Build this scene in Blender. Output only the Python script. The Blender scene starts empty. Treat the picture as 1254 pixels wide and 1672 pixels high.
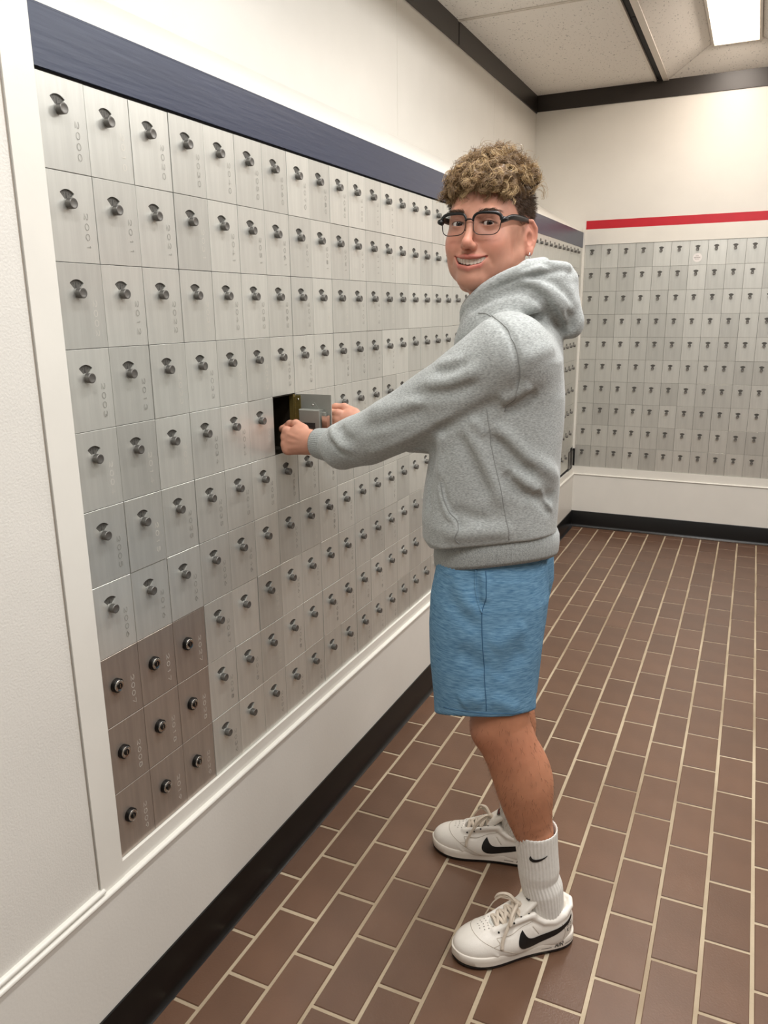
import bpy, bmesh, math, random
import numpy as np
from mathutils import Vector, Matrix

random.seed(7)
S = bpy.context.scene
COL = S.collection

# ------------------------------------------------------------------ camera
CAM_LOC = (0.99642, -0.92992, 1.38373)
CAM_ROT = (75.52956, 0.66205, 24.92061)
cd = bpy.data.cameras.new('camera')
cd.sensor_fit = 'VERTICAL'
cd.sensor_height = 36.0
cd.sensor_width = 27.0
cd.lens = 27.382
cd.clip_start = 0.02
cam = bpy.data.objects.new('camera', cd)
cam.location = CAM_LOC
cam.rotation_euler = tuple(math.radians(a) for a in CAM_ROT)
COL.objects.link(cam)
S.camera = cam

# ------------------------------------------------------------------ world, exposure
w = bpy.data.worlds.new('world')
S.world = w
w.use_nodes = True
w.node_tree.nodes['Background'].inputs[0].default_value = (0.9, 0.95, 1, 1)
w.node_tree.nodes['Background'].inputs[1].default_value = 0.3
S.view_settings.view_transform = 'Standard'
S.view_settings.look = 'None'
S.view_settings.gamma = 1.0
S.view_settings.use_curve_mapping = False
S.view_settings.exposure = 0.33

U = 0.1                       # one mailbox width
FZ = 17.345                   # floor below the top of the mailboxes, in widths
D = 4.085                     # back wall
CEIL = 2.61                   # ceiling height
UPX = -0.317                  # face of the set-back upper left wall
def zz(u):                    # height of a level given in widths from the top of the mailboxes
    return (u + FZ) * U

def area_light(name, loc, sx, sy, power, col, rot=(0, 0, 0)):
    l = bpy.data.lights.new(name, 'AREA')
    l.shape = 'RECTANGLE'
    l.size = sx
    l.size_y = sy
    l.energy = power
    l.color = col
    o = bpy.data.objects.new(name, l)
    o.location = loc
    o.rotation_euler = rot
    COL.objects.link(o)
    return o
# the lamps of the ceiling coffers: one per module (2.5 by 5 modules)
LAMPS = [(0.77, 3.39), (0.77, 1.98), (0.77, 0.57), (0.77, -0.84), (2.1, 3.39), (2.1, 1.98), (2.1, 0.57), (2.1, -0.84)]
for k, (lx, ly) in enumerate(LAMPS):
    warm = (1.0, 0.88, 0.79) if ly > 3 else (0.985, 0.975, 0.965)
    area_light('lamp_light', (lx, ly, CEIL + 0.075), 0.2, 0.9, 6.0 if ly > 3 else 17.0, warm)

# ------------------------------------------------------------------ helpers
def new_mesh(name, verts, faces, mats, smooth=False, midx=None):
    me = bpy.data.meshes.new(name)
    me.from_pydata([tuple(v) for v in verts], [], [tuple(f) for f in faces])
    for m in (mats if isinstance(mats, (list, tuple)) else [mats]):
        me.materials.append(m)
    if midx is not None:
        me.polygons.foreach_set('material_index', list(midx))
    if smooth:
        me.polygons.foreach_set('use_smooth', [True] * len(me.polygons))
    me.update()
    return me
def link(name, data, parent=None, loc=None, rot=None):
    o = bpy.data.objects.new(name, data)
    COL.objects.link(o)
    if parent is not None:
        o.parent = parent
    if loc is not None:
        o.location = loc
    if rot is not None:
        o.rotation_euler = rot
    return o
def thing(name, label, cat, loc=(0, 0, 0), group=None):
    o = bpy.data.objects.new(name, None)
    o.empty_display_size = 0.05
    COL.objects.link(o)
    o.location = loc
    o['label'] = label
    o['category'] = cat
    if group:
        o['group'] = group
    return o
class MB:
    """collects shapes for one mesh"""
    def __init__(s):
        s.v, s.f, s.m = [], [], []
    def add(s, v, f, m=0):
        n = len(s.v)
        s.v += [tuple(a) for a in v]
        s.f += [tuple(n + i for i in g) for g in f]
        s.m += [m] * len(f)
        return s
    def box(s, x0, x1, y0, y1, z0, z1, m=0):
        v = [(x, y, z) for x in (x0, x1) for y in (y0, y1) for z in (z0, z1)]
        return s.add(v, [(0, 1, 3, 2), (4, 6, 7, 5), (0, 4, 5, 1), (2, 3, 7, 6), (0, 2, 6, 4), (1, 5, 7, 3)], m)
    def prism(s, prof, axis, a, b, m=0):
        """a closed profile of (p, q) swept along 'y' (p=x, q=z) or 'x' (p=y, q=z)"""
        n = len(prof)
        mk = (lambda p, q, t: (p, t, q)) if axis == 'y' else (lambda p, q, t: (t, p, q))
        v = [mk(p, q, a) for p, q in prof] + [mk(p, q, b) for p, q in prof]
        f = [(i, (i + 1) % n, n + (i + 1) % n, n + i) for i in range(n)]
        f += [tuple(range(n))[::-1], tuple(range(n, 2 * n))]
        return s.add(v, f, m)
    def tube(s, pts, r, k=8, m=0, caps=True, closed=False, flat=1.0, up=None):
        pts = [Vector(p) for p in pts]
        n = len(pts)
        rs = r if isinstance(r, (list, tuple)) else [r] * n
        T = []
        for i in range(n):
            a, b = pts[(i - 1) % n if closed else max(i - 1, 0)], pts[(i + 1) % n if closed else min(i + 1, n - 1)]
            t = (b - a)
            T.append(t.normalized() if t.length > 1e-9 else Vector((0, 0, 1)))
        nrm = Vector(up) if up is not None else (Vector((0, 0, 1)) if abs(T[0].z) < 0.9 else Vector((1, 0, 0)))
        v = []
        for i in range(n):
            if up is not None:
                nrm = Vector(up)
            nrm = nrm - T[i] * nrm.dot(T[i])
            if nrm.length < 1e-6:
                nrm = T[i].orthogonal()
            nrm.normalize()
            bn = T[i].cross(nrm)
            for j in range(k):
                a = 2 * math.pi * j / k
                v.append(pts[i] + (nrm * math.cos(a) * flat + bn * math.sin(a)) * rs[i])
        f = []
        for i in range(n if closed else n - 1):
            i2 = (i + 1) % n
            for j in range(k):
                j2 = (j + 1) % k
                f.append((i * k + j, i * k + j2, i2 * k + j2, i2 * k + j))
        if caps and not closed:
            f.append(tuple(range(k))[::-1])
            f.append(tuple((n - 1) * k + j for j in range(k)))
        return s.add(v, f, m)
    def lathe(s, prof, k=20, m=0, axis='x'):
        """profile of (distance along the axis, radius)"""
        v, f = [], []
        for h, r in prof:
            for j in range(k):
                a = 2 * math.pi * j / k
                c, d = r * math.cos(a), r * math.sin(a)
                v.append({'x': (h, c, d), 'z': (c, d, h), 'y': (d, h, c)}[axis])
        for i in range(len(prof) - 1):
            for j in range(k):
                j2 = (j + 1) % k
                f.append((i * k + j, (i + 1) * k + j, (i + 1) * k + j2, i * k + j2))
        f.append(tuple(range(k)))
        f.append(tuple((len(prof) - 1) * k + j for j in range(k))[::-1])
        return s.add(v, f, m)
    def mesh(s, name, mats, smooth=False):
        me = new_mesh(name, s.v, s.f, mats, smooth, s.m)
        bm = bmesh.new()
        bm.from_mesh(me)
        bmesh.ops.recalc_face_normals(bm, faces=bm.faces)
        bm.to_mesh(me)
        bm.free()
        return me
    def build(s, name, mats, parent=None, smooth=False, angle=None, loc=None):
        me = s.mesh(name, mats, smooth or angle is not None)
        if angle is not None:
            me.set_sharp_from_angle(angle=math.radians(angle))
        return link(name, me, parent, loc)
def plate(x0, x1, y0, y1, z0, z1, c, front='x1'):
    """a box whose front rim is chamfered by c (front towards +x or -y)"""
    if front == 'x1':
        v = [(x0, y0, z0), (x0, y1, z0), (x0, y1, z1), (x0, y0, z1),
             (x1 - c, y0, z0), (x1 - c, y1, z0), (x1 - c, y1, z1), (x1 - c, y0, z1),
             (x1, y0 + c, z0 + c), (x1, y1 - c, z0 + c), (x1, y1 - c, z1 - c), (x1, y0 + c, z1 - c)]
    else:
        v = [(x0, y0, z0), (x1, y0, z0), (x1, y1, z0), (x0, y1, z0),
             (x0, y0, z1 - c), (x1, y0, z1 - c), (x1, y1, z1 - c), (x0, y1, z1 - c),
             (x0 + c, y0 + c, z1), (x1 - c, y0 + c, z1), (x1 - c, y1 - c, z1), (x0 + c, y1 - c, z1)]
    f = [(3, 2, 1, 0), (8, 9, 10, 11)]
    for b in (0, 4):
        f += [(b + i, b + (i + 1) % 4, b + 4 + (i + 1) % 4, b + 4 + i) for i in range(4)]
    return v, f

# ------------------------------------------------------------------ materials
def lin(c):
    return tuple((x / 12.92 if x <= 0.04045 else ((x + 0.055) / 1.055) ** 2.4) for x in (v / 255.0 for v in c)) + (1.0,)
def mat(name, rgb, rough=0.5, metal=0.0, var=0.0, scale=20.0, bump=0.0, bscale=200.0, stretch=(1, 1, 1), rgb2=None, spec=0.5, objvar=0.0, sheen=0.0, coord='Object', detail=4.0):
    m = bpy.data.materials.new(name)
    m.use_nodes = True
    nt = m.node_tree
    N, L = nt.nodes, nt.links
    b = N['Principled BSDF']
    base = lin(rgb)
    b.inputs['Base Color'].default_value = base
    b.inputs['Roughness'].default_value = rough
    b.inputs['Metallic'].default_value = metal
    b.inputs['Specular IOR Level'].default_value = spec
    if sheen:
        b.inputs['Sheen Weight'].default_value = sheen
    if var or bump or objvar:
        tc = N.new('ShaderNodeTexCoord')
        mp = N.new('ShaderNodeMapping')
        mp.inputs['Scale'].default_value = stretch
        L.new(tc.outputs[coord], mp.inputs['Vector'])
    if var or objvar:
        nz = N.new('ShaderNodeTexNoise')
        nz.inputs['Scale'].default_value = scale
        nz.inputs['Detail'].default_value = detail
        L.new(mp.outputs[0], nz.inputs['Vector'])
        mx = N.new('ShaderNodeMix')
        mx.data_type = 'RGBA'
        d = lin(rgb2) if rgb2 else tuple(x * (1 - var) for x in base[:3]) + (1,)
        u = base if rgb2 else tuple(min(1, x * (1 + var)) for x in base[:3]) + (1,)
        mr = N.new('ShaderNodeMapRange')
        mr.inputs[1].default_value = 0.3
        mr.inputs[2].default_value = 0.7
        L.new(nz.outputs['Fac'], mr.inputs[0])
        L.new(mr.outputs[0], mx.inputs['Factor'])
        mx.inputs['A'].default_value = d
        mx.inputs['B'].default_value = u
        out = mx.outputs['Result']
        if objvar:
            oi = N.new('ShaderNodeObjectInfo')
            m2 = N.new('ShaderNodeMapRange')
            m2.inputs[3].default_value = 1 - objvar
            m2.inputs[4].default_value = 1 + objvar
            L.new(oi.outputs['Random'], m2.inputs[0])
            hs = N.new('ShaderNodeHueSaturation')
            L.new(m2.outputs[0], hs.inputs['Value'])
            L.new(out, hs.inputs['Color'])
            out = hs.outputs['Color']
        L.new(out, b.inputs['Base Color'])
    if bump:
        nb = N.new('ShaderNodeTexNoise')
        nb.inputs['Scale'].default_value = bscale
        nb.inputs['Detail'].default_value = 3
        L.new(mp.outputs[0], nb.inputs['Vector'])
        bp = N.new('ShaderNodeBump')
        bp.inputs['Strength'].default_value = bump
        bp.inputs['Distance'].default_value = 0.002
        L.new(nb.outputs['Fac'], bp.inputs['Height'])
        L.new(bp.outputs['Normal'], b.inputs['Normal'])
    return m
def emit(name, rgb, power):
    m = bpy.data.materials.new(name)
    m.use_nodes = True
    nt = m.node_tree
    nt.nodes.remove(nt.nodes['Principled BSDF'])
    e = nt.nodes.new('ShaderNodeEmission')
    e.inputs[0].default_value = lin(rgb)
    e.inputs[1].default_value = power
    nt.links.new(e.outputs[0], nt.nodes['Material Output'].inputs[0])
    return m

M = {}
M['paint'] = mat('white_paint', (225, 222, 214), 0.38, var=0.02, scale=6, bump=0.12, bscale=160)
M['paint_rough'] = mat('white_orange_peel_paint', (224, 221, 213), 0.42, var=0.02, scale=6, bump=0.3, bscale=260)
M['gloss'] = mat('white_gloss_trim', (229, 226, 217), 0.3, var=0.02, scale=9, bump=0.08, bscale=90)
M['dim'] = mat('grey_wall', (138, 133, 126), 0.6)
M['navy'] = mat('navy_paint', (47, 55, 76), 0.33, var=0.06, scale=25, bump=0.25, bscale=60, stretch=(1, 0.12, 1.6))
M['crack'] = mat('paint_crack', (165, 154, 140), 0.8)
M['red'] = mat('red_paint', (190, 12, 34), 0.4, var=0.04, scale=30)
M['dark'] = mat('dark_gap', (18, 17, 16), 0.8)
M['black_base'] = mat('black_rubber_base', (9, 8, 8), 0.3, var=0.1, scale=15)
M['black_trim'] = mat('dark_ceiling_trim', (44, 38, 34), 0.38, var=0.08, scale=14)
M['grout'] = mat('pale_grout', (196, 180, 154), 0.9, var=0.5, scale=3.0, bump=0.5, bscale=300, rgb2=(150, 132, 108))
M['tile'] = mat('brown_quarry_tile', (99, 72, 55), 0.34, var=0.09, scale=9, bump=0.16, bscale=220, objvar=0.10, spec=0.45)
M['ceil'] = mat('white_ceiling_tile', (230, 226, 219), 0.9, bump=0.3, bscale=300)
M['tbar'] = mat('pale_ceiling_bar', (214, 207, 196), 0.4)
M['lens'] = emit('lamp_lens_glow', (255, 240, 222), 7.0)
M['steel'] = mat('brushed_grey_metal', (210, 210, 203), 0.36, metal=0.6, var=0.05, scale=30, bump=0.06, bscale=120, stretch=(1, 3, 0.25), objvar=0.10)
M['steel_dark'] = mat('brushed_brown_steel', (176, 165, 155), 0.36, metal=0.7, var=0.08, scale=30, bump=0.05, bscale=120, stretch=(1, 3, 0.25), objvar=0.05)
M['knob'] = mat('grey_knob_metal', (112, 110, 106), 0.45, metal=0.7, var=0.12, scale=120)
M['dial'] = mat('grey_dial', (96, 94, 89), 0.5, metal=0.4)
M['dial_mark'] = mat('pale_dial_marks', (38, 37, 35), 0.6)
M['sheet'] = mat('dull_grey_sheet', (142, 143, 136), 0.5, metal=0.35, var=0.05, scale=30)
M['etch'] = mat('engraved_line', (150, 149, 142), 0.5, metal=0.5)
M['etch_light'] = mat('bright_engraved_line', (226, 222, 212), 0.5, metal=0.2)
M['chrome'] = mat('lock_chrome', (196, 194, 190), 0.18, metal=1.0)
M['lock_black'] = mat('lock_ring_black', (28, 27, 26), 0.35, metal=0.6)
M['brass'] = mat('dull_brass', (158, 142, 84), 0.4, metal=0.8, var=0.15, scale=60)
M['box_inside'] = mat('mailbox_inside', (40, 34, 26), 0.6, metal=0.3)
M['sticker'] = mat('white_sticker', (236, 232, 228), 0.6)
M['sticker_ink'] = mat('grey_sticker_ink', (176, 170, 166), 0.6)
M['manila'] = mat('manila_paper', (205, 160, 74), 0.7)

# ceiling tile fissures: small dark pits
def fissure(m, sc, amount):
    nt = m.node_tree
    N, L = nt.nodes, nt.links
    b = N['Principled BSDF']
    tc = N.new('ShaderNodeTexCoord')
    mp = N.new('ShaderNodeMapping')
    mp.inputs['Scale'].default_value = (1.0, 0.45, 1.0)
    L.new(tc.outputs['Object'], mp.inputs['Vector'])
    v = N.new('ShaderNodeTexNoise')
    v.inputs['Scale'].default_value = sc
    v.inputs['Detail'].default_value = 2
    L.new(mp.outputs[0], v.inputs['Vector'])
    r = N.new('ShaderNodeValToRGB')
    r.color_ramp.elements[0].position = 0.30
    c = b.inputs['Base Color'].default_value
    r.color_ramp.elements[0].color = tuple(x * amount for x in c[:3]) + (1,)
    r.color_ramp.elements[1].position = 0.37
    r.color_ramp.elements[1].color = c
    L.new(v.outputs['Fac'], r.inputs[0])
    L.new(r.outputs[0], b.inputs['Base Color'])
fissure(M['ceil'], 130, 0.55)

# ------------------------------------------------------------------ floor
XR, YF = 3.0, -2.6            # right wall, wall behind the camera
mb = MB()
mb.box(-0.05, XR + 0.05, YF - 0.05, D + 0.05, -0.06, -0.0025)
floor = mb.build('floor', M['grout'])
floor['kind'] = 'structure'
TP = 0.103
def tile_mesh(jx, jy):
    v, f = plate(-TP / 2 + 0.0045, TP / 2 - 0.0045, -TP + 0.0045, TP - 0.0045, -0.004, 0.0, 0.0012, 'z')
    v = [(x + jx * (1 if x > 0 else -1), y + jy * (1 if y > 0 else -1), z) for x, y, z in v]
    return new_mesh('tile', v, f, M['tile'])
TM = [tile_mesh(0, 0), tile_mesh(-0.0004, 0.0003), tile_mesh(0.0004, -0.0004), tile_mesh(0.0002, 0.0005)]
R_CAM = Matrix.Identity(3)
from mathutils import Euler
R_CAM = Euler([math.radians(a) for a in CAM_ROT], 'XYZ').to_matrix()
def project(p):
    q = R_CAM.transposed() @ (Vector(p) - Vector(CAM_LOC))
    if q.z > -0.05:
        return None
    return 627 + 1271.7 * q.x / -q.z, 836 - 1271.7 * q.y / -q.z, -q.z
spots = []
rt = random.Random(3)
for k in range(-1, 29):
    x = 0.0905 + TP * (k - 0.5)
    off = 0.0775 if k % 2 == 0 else 0.1795
    for j in range(-14, 22):
        y = off + 2 * TP * j + TP
        if y > D + 0.05 or y < YF - 0.1:
            continue
        q = project((x, y, 0))
        vis = q is not None and -90 < q[0] < 1254 + 90 and 0 < q[1] < 1672 + 160
        hid = x < 0.0
        spots.append((0 if (vis and not hid) else 1, (Vector((x, y, 0)) - Vector(CAM_LOC)).length, x, y))
spots.sort()
far = MB()
for i, (vis, d, x, y) in enumerate(spots):
    y0, y1 = y - TP + 0.0045, min(y + TP - 0.0045, D - 0.012)
    x0, x1 = max(x - TP / 2 + 0.0045, 0.002), x + TP / 2 - 0.0045
    if y1 - y0 < 0.01 or x1 - x0 < 0.01:
        continue
    whole = abs((y1 - y0) - (2 * TP - 0.009)) < 1e-6 and abs((x1 - x0) - (TP - 0.009)) < 1e-6
    dz = rt.uniform(-0.0004, 0.0003)
    if i < 296:
        if whole:
            o = link('tile', TM[i % 4], floor, (x + rt.uniform(-.0004, .0004), y + rt.uniform(-.0004, .0004), dz), (0, 0, rt.uniform(-.002, .002)))
        else:
            v, f = plate(x0, x1, y0, y1, -0.004, 0.0, 0.0012, 'z')
            link('tile', new_mesh('tile', v, f, M['tile']), floor, (0, 0, dz))
    else:
        v, f = plate(x0, x1, y0, y1, -0.004, dz, 0.0012, 'z')
        far.add(v, f)
o = far.build('tiles', M['tile'], floor)
o['kind'] = 'stuff'

# ------------------------------------------------------------------ walls
TOP, BOT = zz(0.03), zz(-13.5169)
BAND = zz(0.92)
LOW = 0.012                   # lower wall face
OP = (0.6, 0.7, zz(-5 * 1.35169), zz(-4 * 1.35169))   # the open mailbox
ws = MB()                     # left wall: upper wall, sloping ledge, near wall, lower wall, dark backing of the mailboxes
ws.box(-0.42, UPX, YF - 0.05, D + 0.05, zz(2.9), CEIL + 0.2, 0)
ws.prism([(UPX - 0.1, zz(2.9)), (UPX, zz(2.9)), (-0.002, BAND - 0.001), (-0.03, BAND - 0.03), (UPX - 0.1, BAND)], 'y', YF, D + 0.02, 0)
ws.box(-0.42, 0.004, YF - 0.05, -0.0605, zz(-13.9), BAND - 0.002, 1)
ws.box(-0.42, LOW, YF - 0.05, D + 0.05, -0.05, zz(-13.88), 0)
ws.box(-0.05, -0.0042, -0.058, OP[0], BOT - .04, TOP + .03, 2)
ws.box(-0.05, -0.0042, OP[1], D, BOT - .04, TOP + .03, 2)
ws.box(-0.05, -0.0042, OP[0], OP[1], BOT - .04, OP[2], 2)
ws.box(-0.05, -0.0042, OP[0], OP[1], OP[3], TOP + .03, 2)
wall_left = ws.build('wall_left', [M['paint'], M['paint_rough'], M['dark']])
wall_left['kind'] = 'structure'
wb = MB()
wb.box(-0.42, XR + 0.1, D, D + 0.1, zz(1.58), CEIL + 0.2, 0)
wb.box(-0.42, 0.0146, D - 0.0005, D + 0.09, zz(0.5), zz(1.62), 0)
wb.box(-0.05, XR + 0.1, D + 0.006, D + 0.1, -0.05, zz(1.58), 2)
wb.box(0.0, XR + 0.1, D - LOW, D + 0.09, -0.05, zz(-13.93), 0)
wb.box(1.2028, XR + 0.1, D - 0.004, D + 0.09, zz(-13.9), zz(0.2), 0)
wall_back = wb.build('wall_back', [M['paint'], M['paint_rough'], M['dark']])
wall_back['kind'] = 'structure'
o = MB().box(XR, XR + 0.1, YF - 0.05, D + 0.05, -0.05, CEIL + 0.2).build('wall_right', M['dim'])
o['kind'] = 'structure'
o = MB().box(-0.42, XR + 0.1, YF - 0.1, YF, -0.05, CEIL + 0.2).build('wall_front', M['dim'])
o['kind'] = 'structure'
# thin joints between the wall panels (recessed strips read as fine lines)
tn = 0
def trim(mb, m, label=None, angle=None, smooth=False):
    global tn
    tn += 1
    o = mb.build('trim_%d' % tn, m, None, smooth, angle)
    o['kind'] = 'structure'
    return o
trim(MB().box(-0.004, 0.0012, -0.0008, D, TOP + 0.002, BAND), M['navy'])                                  # navy board over the mailboxes
trim(MB().prism([(-.03, BAND - .03), (0.0014, BAND - .003), (0.0014, BAND), (-.003, BAND + .0012)], 'y', -0.0008, D), M['navy'])
trim(MB().box(-0.03, 0.0075, -0.0575, -0.0008, zz(-13.9), zz(1.6)), M['gloss'])                              # white post at the near end
trim(MB().box(-0.004, 0.0065, -0.0008, D, zz(-13.93), BOT - 0.0008), M['gloss'])                            # frame under the mailboxes
trim(MB().box(0.003, 0.0046, -0.0604, -0.0594, zz(-13.7), zz(1.6)), M['crack'])
def bead(x, z, r):
    return [(x - r * 1.6, z - r), (x, z - r)] + [(x + r * math.sin(a) * 1.0, z - r * math.cos(a)) for a in [math.pi * t / 8 for t in range(1, 8)]] + [(x, z + r), (x - r * 1.6, z + r)]
trim(MB().prism(bead(0.012, zz(-13.9), 0.0052), 'y', YF, D), M['gloss'], angle=50)                          # bead below it
trim(MB().prism(bead(0.008, zz(-13.775), 0.0050), 'y', YF, -0.052), M['gloss'], angle=50)
b0 = 0.106
prof = [(-0.01, -0.002), (0.028, -0.002), (0.0285, 0.001), (0.0245, 0.0035), (0.0195, 0.011), (0.0178, 0.02), (0.0172, b0 - 0.003), (0.0158, b0), (-0.01, b0)]
o = MB().prism(prof, 'y', YF, D).build('baseboard_left', M['black_base'], angle=40)
o['kind'] = 'structure'
o = MB().prism([(D - x, z) for x, z in prof], 'x', 0.0, XR).build('baseboard_back', M['black_base'], angle=40)
o['kind'] = 'structure'
trim(MB().box(0.0145, XR, D - 0.003, D + 0.01, zz(1.09), zz(1.575)), M['red'])                              # red stripe
trim(MB().box(0.0125, XR, D - 0.0042, D + 0.01, zz(0.205), zz(1.087)), M['gloss'])                          # white board under it
trim(MB().box(0.0, XR, D - 0.0075, D + 0.01, zz(-13.93), zz(-13.348)), M['gloss'])
trim(MB().prism([(D - p, q) for p, q in bead(0.012, zz(-13.86), 0.0045)], 'x', 0.0, XR), M['gloss'], angle=50)
trim(MB().box(-0.002, 0.0125, D - 0.0125, D + 0.002, zz(-12.2), zz(1.2)), M['gloss'])                       # white strip in the corner
trim(MB().box(-0.003, -0.0004, 4.0004, D - 0.012, zz(-12.1), TOP).box(-0.003, -0.0004, 4.071, D - 0.012, BOT, zz(-12.1)), M['steel'])
# dark fascia under the ceiling
for mbx in (MB().box(UPX - 0.02, UPX + 0.007, YF, D, zz(7.80), CEIL + .004), MB().box(UPX, XR, D - 0.007, D + 0.02, zz(7.86), CEIL + .004)):
    trim(mbx, M['black_trim'])
trim(MB().box(UPX + 0.0068, UPX + 0.0076, 2.69, 2.704, zz(7.82), CEIL), M['dark'])
# panel seams of the upper walls
trim(MB().box(0.8915, 0.8935, D - 0.0008, D + .002, zz(1.6), zz(7.86)), M['paint_rough'])
trim(MB().box(UPX - .002, UPX + 0.0008, 3.257, 3.259, zz(2.95), zz(7.8)), M['paint_rough'])
trim(MB().box(UPX - .002, UPX + 0.0008, 2.037, 2.039, zz(2.95), zz(7.8)), M['paint_rough'])

# ------------------------------------------------------------------ ceiling
cb = MB().box(-0.42, XR + 0.1, YF - 0.1, D + 0.1, CEIL + 0.16, CEIL + 0.2)
ceiling = cb.build('ceiling', M['ceil'])
ceiling['kind'] = 'structure'
def cz(u):
    return u * U
YS = [(2.70, 4.078), (1.29, 2.68), (-0.12, 1.27), (-1.53, -0.14), (-2.58, -1.55)]
XS = [(UPX + 0.003, 0.352, 'flat'), (0.428, 1.11, 'coffer'), (1.135, 1.735, 'flat'), (1.78, 2.44, 'coffer'), (2.46, 2.98, 'flat')]
for ya, yb in YS:
    for xa, xb, kind in XS:
        if kind == 'flat':
            v, f = plate(xa, xb, ya, yb, CEIL, CEIL + 0.02, 0.001, 'z')
            link('ceiling_tile', MB().add(v, f).mesh('ceiling_tile', M['ceil']), ceiling)
            continue
        i, h = min(0.22, (yb - ya) / 2.6), 0.088
        lo = [(xa, ya), (xb, ya), (xb, yb), (xa, yb)]
        hi = [(xa + i, ya + i), (xb - i, ya + i), (xb - i, yb - i), (xa + i, yb - i)]
        for e in range(4):
            p, q = lo[e], lo[(e + 1) % 4]
            r, s = hi[(e + 1) % 4], hi[e]
            g = 0.0012
            pts = [Vector((p[0], p[1], CEIL)), Vector((q[0], q[1], CEIL)), Vector((r[0], r[1], CEIL + h)), Vector((s[0], s[1], CEIL + h))]
            c = sum(pts, Vector()) / 4
            pts = [a + (c - a).normalized() * g for a in pts]
            n = (pts[1] - pts[0]).cross(pts[2] - pts[0]).normalized()
            if n.z < 0:
                n = -n
            v = pts + [a + n * 0.014 for a in pts]
            link('ceiling_tile', MB().add(v, [(0, 1, 2, 3), (7, 6, 5, 4), (0, 4, 5, 1), (1, 5, 6, 2), (2, 6, 7, 3), (3, 7, 4, 0)]).mesh('ceiling_tile', M['ceil']), ceiling)
# bars of the ceiling grid with their dark reveals
g = MB()
g.box(0.352, 0.364, YF, D, CEIL - 0.004, CEIL + 0.02)
g.box(0.398, 0.428, YF, D, CEIL - 0.006, CEIL + 0.02)
g.box(1.112, 1.134, YF, D, CEIL - 0.004, CEIL + 0.02)
g.box(1.737, 1.778, YF, D, CEIL - 0.004, CEIL + 0.02)
g.box(2.442, 2.458, YF, D, CEIL - 0.004, CEIL + 0.02)
for y in (2.69, 1.28, -0.13, -1.54):
    g.box(UPX, 0.352, y - 0.011, y - 0.002, CEIL - 0.004, CEIL + 0.02)
    g.box(UPX, 0.352, y + 0.001, y + 0.011, CEIL - 0.0045, CEIL + 0.02)
    g.box(0.428, XR, y - 0.011, y + 0.011, CEIL - 0.003, CEIL + 0.02)
trim(g, M['tbar'])
trim(MB().box(0.364, 0.398, YF, D, CEIL + 0.01, CEIL + 0.02).box(0.374, 0.3975, YF, 3.0, CEIL + 0.002, CEIL + 0.008).box(0.374, 0.3975, 3.004, D, CEIL + 0.001, CEIL + 0.006), M['dark'])
# the lamps
for k, (lx, ly) in enumerate(LAMPS[:1]):
    wy = 0.48
    t = thing('ceiling_lamp', 'glowing white lamp in the sloped ceiling coffer at the top right', 'lamp', (lx, ly, CEIL + 0.088))
    hb = MB()
    hb.box(-0.118, 0.118, -wy, wy, 0.004, 0.03)
    hb.box(-0.118, -0.106, -wy, wy, -0.012, 0.004)
    hb.box(0.106, 0.118, -wy, wy, -0.012, 0.004)
    hb.box(-0.106, 0.106, -wy, -wy + 0.012, -0.012, 0.004)
    hb.box(-0.106, 0.106, wy - 0.012, wy, -0.012, 0.004)
    hb.build('housing', M['tbar'], t)
    MB().box(-0.1, 0.1, -wy + 0.02, wy - 0.02, -0.008, 0.002).build('lens', M['lens'], t)
# ------------------------------------------------------------------ mailboxes
LH = 0.135169
# strokes of the engraved digits on a 0..1 by 0..1 field
def arc(cx, cy, rx, ry, a0, a1, n=10):
    return [(cx + rx * math.cos(math.radians(a0 + (a1 - a0) * t / n)), cy + ry * math.sin(math.radians(a0 + (a1 - a0) * t / n))) for t in range(n + 1)]
DIG = {
    '0': [arc(.5, .5, .42, .5, 90, 450, 16)],
    '1': [[(.5, 0), (.5, 1)], [(.5, 1), (.3, .82)]],
    '2': [arc(.5, .7, .4, .3, 170, -35, 9) + [(.08, 0), (.92, 0)]],
    '3': [arc(.45, .75, .38, .25, 160, -80, 8) + arc(.45, .27, .43, .27, 80, -160, 9)],
    '4': [[(.72, 0), (.72, 1), (.05, .3), (.95, .3)]],
    '5': [[(.85, 1), (.2, 1), (.14, .56)] + arc(.45, .33, .42, .33, 120, -150, 10)],
    '6': [[(.7, 1), (.2, .5)] + arc(.5, .3, .4, .3, 150, 510, 14)],
    '7': [[(.08, 1), (.92, 1), (.4, 0)]],
    '8': [arc(.5, .76, .34, .24, 270, 630, 12), arc(.5, .27, .42, .27, 90, 450, 14)],
    '9': [arc(.5, .7, .4, .3, -30, 330, 14) + [(.85, .6), (.3, 0)]],
}
def ribbon(mb, pts, wd, x):
    """a flat line on the face of a door (plane x, points are (y, z))"""
    n = len(pts)
    v = []
    for i in range(n):
        a, b = pts[max(i - 1, 0)], pts[min(i + 1, n - 1)]
        t = Vector((b[0] - a[0], b[1] - a[1]))
        t = t.normalized() if t.length > 1e-9 else Vector((1, 0))
        v += [(x, pts[i][0] - t.y * wd, pts[i][1] + t.x * wd), (x, pts[i][0] + t.y * wd, pts[i][1] - t.x * wd)]
    mb.add(v, [(2 * i, 2 * i + 1, 2 * i + 3, 2 * i + 2) for i in range(n - 1)])
def number_mesh(txt, m):
    mb = MB()
    for k, ch in enumerate(txt):
        for st in DIG[ch]:
            # the text runs down the door: its tops face right
            pts = [(0.0745 + q * 0.0078, -0.0570 - 0.0158 * k - p * 0.0120) for p, q in st]
            ribbon(mb, pts, 0.00042, 0.00025)
    return mb.mesh('number', m)

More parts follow.
